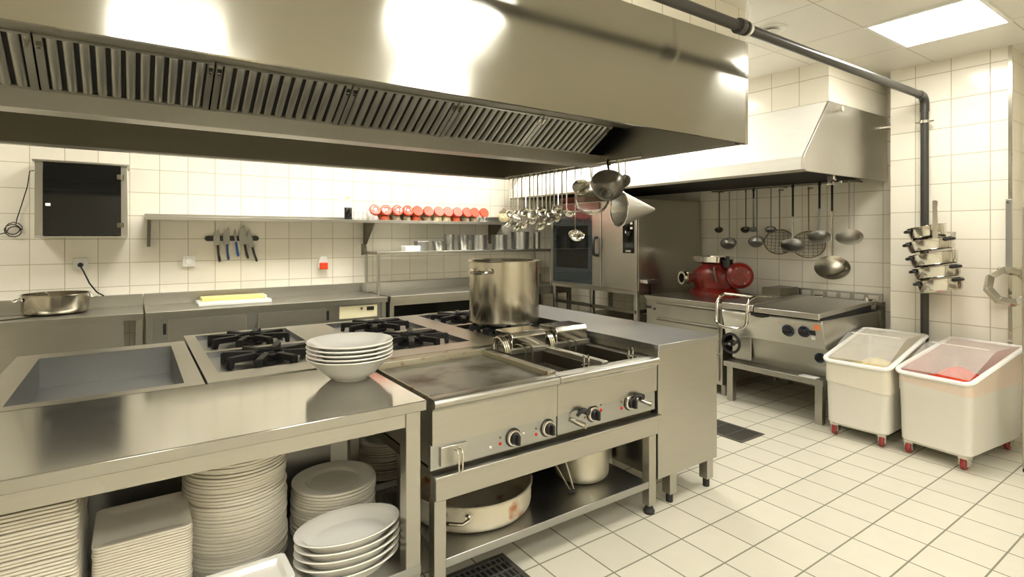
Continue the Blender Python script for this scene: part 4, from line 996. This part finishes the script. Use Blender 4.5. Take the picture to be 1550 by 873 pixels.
build('arm', G().prism([(4.255, .80), (4.20, .80), (4.20, .84), (4.24, .88), (4.255, 1.06)], 0, 4.90, 4.93), 'black', br)
build('tray', G().loft([rr(4.78, 4.96, 4.17, 4.283, 1.06, .01), rr(4.76, 4.98, 4.155, 4.283, 1.10, .01), rr(4.77, 4.97, 4.165, 4.275, 1.10, .01), rr(4.79, 4.95, 4.18, 4.265, 1.07, .01)]), 'steel_grey', br)
build('foot_bar', G().box(4.84, 4.99, 4.19, 4.255, .775, .805), 'black', br, .003)

# ================================================================== CABINET WITH THE MEAT GRINDER
gc = thing('drawer_cabinet', 'steel drawer cabinet under the red meat grinder', 'cabinet', (5.4, 3.72, 0))
build('carcass', G().box(4.86, 5.93, 3.27, 4.25, .10, .885), 'steel', gc)
build('worktop', G().box(4.83, 5.94, 3.26, 4.262, .885, .922), 'steel_h', gc, .003)
for z0, z1 in ((.70, .86), (.42, .68), (.14, .40)):
    d = build('drawer', G().box(4.838, 4.861, 3.30, 4.10, z0, z1), 'steel', gc, .003)
    build('pull', G().box(4.826, 4.842, 3.32, 4.08, z1-.022, z1-.006), 'steel_dark', d)
build('lock', G().cyl((4.86, 4.13, .775), (4.845, 4.13, .775), .012, n=10), 'black', gc)
for x in (4.9, 5.85):
    for y in (3.28, 4.17): build('leg', G().cyl((x, y, 0), (x, y, .10), .025), 'steel', gc)
GXc, GYc, GZ = 5.42, 3.72, .922
mg = thing('meat_grinder', 'red meat grinder with a steel tray and round motor on the drawer cabinet', 'meat grinder', (GXc, GYc, GZ))
# body: squat lofted red casting
rings = []
for z, hw, hd in ((0, .30, .20), (.05, .31, .21), (.10, .24, .17), (.17, .27, .19), (.26, .27, .19), (.32, .20, .16), (.36, .13, .13)):
    rings.append([(GXc+hd*math.cos(a)*(1 if abs(math.cos(a)) < .8 else .95), GYc+.02+hw*math.sin(a), GZ+z) for a in [2*PI*i/24 for i in range(24)]])
build('casting', G().loft(rings), 'red', mg)
build('motor', G().lathe([(0, -.13), (.10, -.13), (.135, -.10), (.145, 0), (.135, .09), (.10, .12), (0, .125)], (GXc-.02, GYc-.29, GZ+.25), 32, dirmat((-.75, -.6, 0))), 'red', mg)
g = G()
for k in range(4):
    a = k*PI/2+.5; p = Vector((GXc-.02, GYc-.29, GZ+.25))+dirmat((-.75, -.6, 0)) @ Vector((.09*math.cos(a), .09*math.sin(a), .118)); g.lathe([(0, .012), (.01, .01), (.012, 0), (0, 0)], p, 10, dirmat((-.75, -.6, 0)))
build('motor_bolt', g, 'steel_dark', mg)
oc = Vector((GXc-.16, GYc+.20, GZ+.20)); q = dirmat((-.80, .25, .02))
build('outlet', G().lathe([(.05, -.10), (.055, .04), (.075, .07), (.080, .13), (.074, .15), (.052, .15), (.050, .05), (0, .05)], oc, 32, q), 'steel_pol', mg)
build('cutter_plate', G().lathe([(0, .085), (.054, .085), (.054, .095), (0, .095)], oc, 24, q), 'void', mg)
build('tray', G().loft([rr(GXc-.10, GXc+.10, GYc-.09, GYc+.13, GZ+.36, .04), rr(GXc-.15, GXc+.15, GYc-.13, GYc+.20, GZ+.385, .04), rr(GXc-.16, GXc+.16, GYc-.14, GYc+.22, GZ+.445, .04),
                         rr(GXc-.15, GXc+.15, GYc-.13, GYc+.21, GZ+.445, .04), rr(GXc-.14, GXc+.14, GYc-.12, GYc+.19, GZ+.395, .04)]), 'steel_pol', mg)
g = G().cyl((GXc-.05, GYc-.17, GZ+.33), (GXc-.05, GYc-.17, GZ+.42), .055).cyl((GXc-.05, GYc-.17, GZ+.42), (GXc-.05, GYc-.17, GZ+.455), .02)
build('pusher_knob', g, 'black', mg)
build('clamp_bar', G().tube([(GXc-.19, GYc-.10, GZ+.33), (GXc-.205, GYc-.12, GZ+.25), (GXc-.20, GYc-.14, GZ+.18)], .014, 8), 'steel_dark', mg)

# ================================================================== TILTING BRATT PAN
BX, BY0, BY1 = 4.78, 2.245, 3.20
bt = thing('bratt_pan', 'steel tilting bratt pan with lid, knobs and handwheel against the far wall', 'bratt pan', (5.3, 2.7, 0))
g = G().box(4.74, 5.86, BY0, BY1-.02, .335, .385)
build('bench_top', g, 'steel_h', bt, .003)
for x in (4.77, 5.78):
    for y in (BY0+.02, BY1-.10): build('leg', G().box(x, x+.062, y, y+.062, 0, .335), 'steel', bt, .003)
build('pedestal', G().prism([(4.90, .385), (4.87, .64), (5.80, .64), (5.80, .385)], 1, BY0+.02, BY1-.05), 'steel', bt, .003)
build('pan_body', G().prism([(4.79, .64), (4.725, .865), (4.74, .885), (5.84, .885), (5.84, .64)], 1, BY0, BY1-.01), 'white_steel', bt, .004)
build('pan_rim', G().box(4.745, 5.78, BY0+.01, 2.86, .885, .893), 'void', bt)
LYa, LYb = BY0+.015, 2.845
vs = [(4.715, .893), (4.705, .90), (4.71, .945), (4.74, .952), (5.70, .985), (5.73, .98), (5.73, .955), (5.70, .950), (4.74, .907)]
build('lid', G().prism(vs, 1, LYa, LYb), 'white_steel', bt, .004)
build('lid_gap_shade', G().prism([(4.76, .893), (4.76, .907), (5.70, .950), (5.70, .893)], 1, LYa+.003, LYb-.02), 'void', bt)  # black wedge painting the dark gap under the lid
g = G().prism([(4.75, .885), (4.715, .90), (4.72, .955), (4.78, .975), (5.30, .98), (5.80, .98), (5.80, .885)], 1, 2.86, BY1-.015)
build('side_housing', g, 'white_steel', bt, .006)
build('flue_box', G().box(5.45, 5.80, 3.0, 3.20, .96, 1.06), 'steel_dark', bt, .004)
g = G().box(5.84, 5.865, BY0-.02, 3.02, .965, .98).box(5.84, 5.865, BY0-.02, 3.02, 1.03, 1.048).box(5.84, 5.865, BY0-.02, 3.02, .88, .90)
for k in range(9): g.box(5.843, 5.862, BY0-.02+k*.127, BY0+.012+k*.127, .88, 1.04)
build('flue_guard', g, 'steel', bt, .002)
build('rear_column', G().box(5.80, 5.885, BY0-.03, BY0+.02, .385, .97), 'steel_dark', bt)
for y in (BY0+.02, 2.72): build('lid_hinge', G().cyl((5.76, y, .975), (5.76, y+.08, .975), .03), 'steel_pol', bt)
build('lid_pivot', G().cyl((5.70, BY0+.06, .965), (5.70, BY0+.06, 1.02), .02), 'steel_pol', bt)
# lid handle: bent tube loop standing out over the front left
hy0, hy1 = 2.875, 3.195
pts = [(5.05, hy1, 1.0), (4.78, hy1, 1.03), (4.70, hy1-.005, 1.01), (4.665, hy1, .96), (4.645, hy1, .78), (4.645, hy1-.03, .745), (4.645, hy1-.09, .73), (4.645, hy0+.09, .73), (4.645, hy0+.03, .75), (4.645, hy0, .79), (4.665, hy0, .95), (4.70, hy0+.005, 1.005), (4.78, hy0, 1.03), (5.05, hy0, 1.01)]
build('lid_handle', G().tube(pts, .016, 10).tube([(4.78, hy0, 1.03), (4.78, hy1, 1.035)], .013, 8), 'steel_pol', bt)
hw = build('handwheel', G().ring((4.70, 3.07, .575), .088, .014, 32, 8, Matrix.Rotation(PI/2, 3, 'Y')).lathe([(0, -.03), (.03, -.03), (.026, .02), (0, .025)], (4.70, 3.07, .575), 18, Matrix.Rotation(-PI/2, 3, 'Y')), 'black', bt)
g = G()
for a in (.28, PI+.28): g.tube([(4.70, 3.07, .575), (4.70, 3.07+.086*math.cos(a), .575-.086*math.sin(a))], .014, 8)
build('spoke', g, 'black', hw)
build('hub_cap', G().lathe([(0, .03), (.012, .028), (.014, .02), (0, .02)], (4.70, 3.07, .575), 14, Matrix.Rotation(-PI/2, 3, 'Y')), 'steel_pol', hw)
build('wheel_shaft', G().cyl((4.72, 3.07, .575), (4.90, 3.07, .575), .018), 'steel_pol', bt)
build('wheel_plate', G().box(4.845, 4.87, 2.96, 3.15, .41, .63), 'white_steel', bt, .003)
def wknob(y, z, R, x=None, m='blue'):
    x = 4.79-(z-.64)*.065/.225 if x is None else x
    q = Matrix.Rotation(-PI/2-.28 if z > .62 else -PI/2, 3, 'Y')
    k = build('control_knob', G().lathe([(0, 0), (R, 0), (R*1.0, .006), (R*.72, .010), (R*.66, .034), (0, .036)], (x-.001, y, z), 24, q), 'black', bt)
    g = G()
    for i in range(8):
        a = 2*PI*i/8; p = Vector((x, y, z))+q @ Vector((R*.84*math.cos(a), R*.84*math.sin(a), .008)); g.lathe([(0, .003), (.005, .002), (.006, 0), (0, 0)], p, 8, q)
    build('dial_marks', g, m, k)
    build('grip_ridge', G().add([Vector((x, y, z))+q @ Vector(p) for p in [(-.006, -R*.6, .034), (.006, -R*.6, .034), (.006, R*.6, .034), (-.006, R*.6, .034), (-.004, -R*.55, .048), (.004, -R*.55, .048), (.004, R*.55, .048), (-.004, R*.55, .048)]],
          [(0, 1, 2, 3), (4, 5, 6, 7), (0, 1, 5, 4), (2, 3, 7, 6), (1, 2, 6, 5), (0, 3, 7, 4)]), 'black', k)
wknob(2.545, .765, .054); wknob(2.405, .775, .050)
def fcx(z): return 4.79-(z-.64)*.065/.225
def flabel(nm, y0, y1, z0, z1, m):
    build(nm, G().add([(fcx(z)-d, y, z) for d in (.004, -.004) for z in (z0, z1) for y in (y0, y1)], [(0, 1, 3, 2), (4, 5, 7, 6), (0, 1, 5, 4), (2, 3, 7, 6), (0, 2, 6, 4), (1, 3, 7, 5)]), m, bt)
flabel('warning_label', 2.268, 2.315, .805, .85, 'orange'); flabel('switch_plate', 2.318, 2.35, .715, .745, 'white'); flabel('rocker_switch', 2.31, 2.355, .755, .795, 'black')
for y in (2.62, 2.48): lamp_dot(bt, fcx(.83)-.004, y, .83, 'orange', .007)
build('drip_notch', G().lathe([(0, 0), (.10, 0), (.09, .01), (0, .012)], (4.735, 2.80, .868), 24, Matrix.Rotation(-PI/2-.3, 3, 'Y'), .25, 1), 'void', bt)
wknob(2.335, .545, .042, 4.878)
build('type_label', G().prism([(4.745, .387), (4.745, .392), (4.83, .392), (4.83, .387)], 1, 2.31, 2.45), 'white', bt)
t = thing('foot_stop', 'thin black frame standing on the floor behind the left leg of the bratt pan', 'frame', (4.95, 3.28, 0))
build('upright', G().tube([(5.0, 3.285, .0), (5.0, 3.285, .33)], .014, 8), 'black', t)
build('loop', G().tube([(5.0, 3.285, .02), (4.93, 3.285, .02), (4.93, 3.285, .15), (5.0, 3.285, .15)], .009, 8), 'black', t)

# ================================================================== INGREDIENT BINS
def bin_(label, cx, cy, rot, W_, D_, zb, zf, zk, band, fill, fillz, mound, bd):
    """local frame: front at x=0, depth along +x, width along y"""
    t = thing('ingredient_bin', label, 'bin', (0, 0, 0), 'ingredient bins on castors')
    def sec(k, z, x0=0.0, x1=None):
        x1 = D_ if x1 is None else x1
        return rr(x0+k, x1-k, -W_/2+k, W_/2-k, z, .05, 4)
    # side outline: front wall up to zf, slope to xs, level to the back
    xs = D_*.48
    n = 21
    def zt(x): return zf+(zk-zf)*min(1, max(0, x/xs))
    lo = sec(.03, zb); lo2 = sec(.012, zb+.02); base_rim = sec(0, zf-.05)
    mid = [(x, y, zf-.13) for x, y, z in base_rim]
    topo = [(x, y, zt(x)) for x, y, z in base_rim]
    topi = [(D_/2+(x-D_/2)*.975, y*.975, zt(x)) for x, y, z in base_rim]
    flo = [(D_/2+(x-D_/2)*.93, y*.93, zb+.03) for x, y, z in base_rim]
    build('tub', G().loft([lo, lo2, [(D_/2+(x-D_/2)*.985, y*.985, zf-.14) for x, y, z in base_rim]]+[mid, topo, topi, flo]), 'bin', t)
    build('fill_band', G().loft([[(D_/2+(x-D_/2)*1.003, y*1.004, fillz-bd+.012*math.sin(9*x+7*y)) for x, y, z in base_rim], [(D_/2+(x-D_/2)*1.003, y*1.004, zt(x)-.03) for x, y, z in base_rim]], False), band, t)
    build('rim', G().tube([(D_/2+(x-D_/2)*1.012, y*1.02, zt(x)-.002) for x, y, z in base_rim], .019, 8, True, .8), 'rim', t)
    g = G()
    def lidp(u, v):
        x = .02+u*(D_-.04); y = (-.5+v)*(W_-.03)
        return (x, y, zt(x)+.012+.006*math.sin(PI*v))
    g.grid(lidp, 12, 4)
    o = len(g.v); g.grid(lambda u, v: tuple(Vector(lidp(u, v))+Vector((0, 0, .004))), 12, 4)
    build('lid', g, 'lid', t)
    build('lid_hinge', G().tube([(xs, -W_/2+.05, zk+.016), (xs, W_/2-.05, zk+.016)], .004, 8), 'bin', t)
    # contents
    def fil(u, v):
        x = D_*.05+u*D_*.88; y = (-.5+v)*W_*.86
        d = ((x-mound[0])**2/.03+(y-mound[1])**2/.018)
        e = min(u, 1-u, v, 1-v)
        return (x, y, fillz+mound[2]*math.exp(-d)+.008*math.sin(x*31+y*17)-(.03 if e < .01 else 0))
    o = build('contents', G().grid(fil, 22, 16), fill, t, 0, 60)
    for k, (x, y) in enumerate(((.07, -W_/2+.06), (.07, W_/2-.06), (D_-.08, -W_/2+.07), (D_-.08, W_/2-.07))):
        cs = build('castor', G().box(x-.028, x+.028, y-.026, y-.020, .03, zb-.006).box(x-.028, x+.028, y+.020, y+.026, .03, zb-.006).box(x-.034, x+.034, y-.03, y+.03, zb-.012, zb+.012), 'steel_pol', t)
        q = Matrix.Rotation(PI/2, 3, 'X')
        build('wheel', G().lathe([(0, -.016), (.026, -.016), (.036, -.015), (.041, -.009), (.041, .009), (.036, .015), (.026, .016), (0, .016)], (x-.012, y, .042), 24, q), 'redwheel', cs)
        build('wheel_hub', G().lathe([(0, -.019), (.016, -.018), (.018, 0), (.016, .018), (0, .019)], (x-.012, y, .042), 16, q), 'steel_pol', cs)
    t.location = (cx, cy, 0); t.rotation_euler = (0, 0, rot)
    return t
bin_('milky wheeled ingredient bin holding yellow meal, nearer the bratt pan', 4.615, 1.945, math.radians(2), .455, .84, .088, .60, .765, 'bin_yel', 'meal', .52, (.34, -.03, .10), .10)
bin_('milky wheeled ingredient bin with red powder inside, at the right', 4.635, 1.455, math.radians(-6), .455, .86, .088, .60, .765, 'bin_red', 'paprika', .53, (.26, -.05, .12), .01)

# ================================================================== ON THE PIER
c0 = Vector((5.32, 1.615, 1.20))
ax = Vector((.0, .20, 1)).normalized()
def pan_hung(label, k, R, h, hd):
    q = dirmat(ax); c = c0+ax*k; t = thing('saucepan', label, 'saucepan', tuple(c), 'pans hanging on the pier')
    t['group'] = 'pans hanging on the pier'
    pr = [(0, 0), (R*.86, 0), (R*.94, .015), (R, h-.004), (R+.008, h), (R-.002, h), (R*.92, .02), (0, .008)]
    build('body', G().lathe(pr, c, 40, q), 'steel_pol', t)
    for a in hd:
        g = G(); m = Matrix.Translation(c+ax*(h*.78)) @ q.to_4x4() @ Matrix.Rotation(a, 4, 'Z')
        g.tube([m @ Vector(p) for p in ((R-.006, -.038, 0), (R+.012, -.032, 0), (R+.018, 0, 0), (R+.012, .032, 0), (R-.006, .038, 0))], .013, 8)
        build('handle', g, 'black', t)
    return t
Q = dirmat(ax)
def hang(v):            # handle angle for a world direction
    l = Q.transposed() @ Vector(v); return math.atan2(l.y, l.x)
aL, aR = hang((-.8, 1, 0)), hang((-.4, -1, 0))
pan_hung('steel pan at the bottom of the bundle hanging on the pier', -.045, .150, .10, (aL, aR))
pan_hung('steel pan second from the bottom of the bundle on the pier', .065, .158, .09, (aL, aR))
pan_hung('steel pan in the middle of the bundle on the pier', .165, .162, .10, (aL,))
pan_hung('steel pan second from the top of the bundle on the pier', .285, .160, .09, (aL, aR))
pan_hung('smaller steel pan at the top of the bundle on the pier', .385, .130, .10, (aL,))
t = thing('hanging_strap', 'vertical steel bar holding the bundle of pans on the pier', 'bracket', (5.2, 1.60, 1.62))
build('bar', G().box(5.168, 5.176, 1.585, 1.62, 1.58, 1.88), 'steel_pol', t, .002)
g = G().box(5.176, 5.60, 1.592, 1.608, 1.62, 1.635).box(5.176, 5.36, 1.59, 1.61, 1.585, 1.60)
build('wall_arm', g, 'steel', t)
t = thing('ring_tool', 'faceted steel ring on a long flat handle hanging at the pier edge', 'kitchen tool', (5.56, 1.25, 1.12))
build('handle', G().box(5.553, 5.565, 1.230, 1.270, 1.33, 1.885), 'steel_grey', t, .003)
build('wall_peg', G().cyl((5.60, 1.256, 1.86), (5.545, 1.256, 1.86), .009), 'steel_dark', t)
build('cross_bar', G().tube([(5.55, 1.315, 1.345), (5.55, 1.25, 1.335), (5.55, 1.19, 1.345)], .018, 8), 'steel_pol', t)
n = 8; pts = []
cR = Vector((5.50, 1.235, 1.215)); q = dirmat((-.86, -.42, .28))
g = G()
for i in range(n):
    a0, a1 = 2*PI*i/n+.2, 2*PI*(i+1)/n+.2
    def pt(a, r, z): return cR+q @ Vector((r*math.cos(a), r*math.sin(a), z))
    g.loft([[pt(a0, .155, -.035), pt(a0, .105, -.03), pt(a0, .105, .03), pt(a0, .150, .035)], [pt(a1, .155, -.035), pt(a1, .105, -.03), pt(a1, .105, .03), pt(a1, .150, .035)]])
build('ring', g, 'steel_pot', t, .002)
build('strut', G().tube([(5.55, 1.28, 1.34), cR+q @ Vector((-.02, .13, 0))], .012, 8).tube([(5.55, 1.22, 1.34), cR+q @ Vector((.06, .12, 0))], .012, 8), 'steel_pol', t)

# ------------------------------------------------------------------ rack at the right edge
rk = thing('storage_rack', 'steel rack post on a black foot at the right edge of the view', 'rack', (5.2, .75, 0))
for x in (4.945, 5.50):
    for y in (.50, 1.00):
        p = build('post', G().box(x, x+.045, y, y+.045, .03, 1.80), 'steel', rk, .003)
        build('foot', G().lathe([(0, 0), (.024, 0), (.026, .012), (.018, .032), (0, .032)], (x+.022, y+.022, 0), 16), 'rubber', p)
for z in (.35, .95, 1.5): build('shelf', G().box(4.96, 5.53, .515, 1.03, z, z+.025), 'steel_grey', rk, .003)

# ------------------------------------------------------------------ floor drains
def drain(label, x0, x1, y0, y1, nx, alongx=True):
    t = thing('floor_drain', label, 'floor drain', ((x0+x1)/2, (y0+y1)/2, 0), 'grated floor drains')
    g = G().box(x0, x1, y0, y0+.025, 0, .006).box(x0, x1, y1-.025, y1, 0, .006).box(x0, x0+.025, y0+.025, y1-.025, 0, .006).box(x1-.025, x1, y0+.025, y1-.025, 0, .006)
    build('frame', g, 'drain', t)
    build('pit', G().box(x0+.025, x1-.025, y0+.025, y1-.025, .0003, .0012), 'void', t)
    g = G()
    for k in range(nx):
        x = x0+.025+(x1-x0-.05)*(k+.5)/nx; g.box(x-.004, x+.004, y0+.025, y1-.025, .0012, .005)
    ny = 5
    for k in range(1, ny):
        y = y0+(y1-y0)*k/ny; g.box(x0+.025, x1-.025, y-.005, y+.005, .0012, .0045)
    build('grating', g, 'drain', t)
drain('grated floor drain on the floor right of the end cabinet', 3.86, 4.18, 2.43, 3.25, 14)
drain('grated floor drain under the front edge of the griddle stand', 1.02, 1.53, 1.96, 2.275, 16)
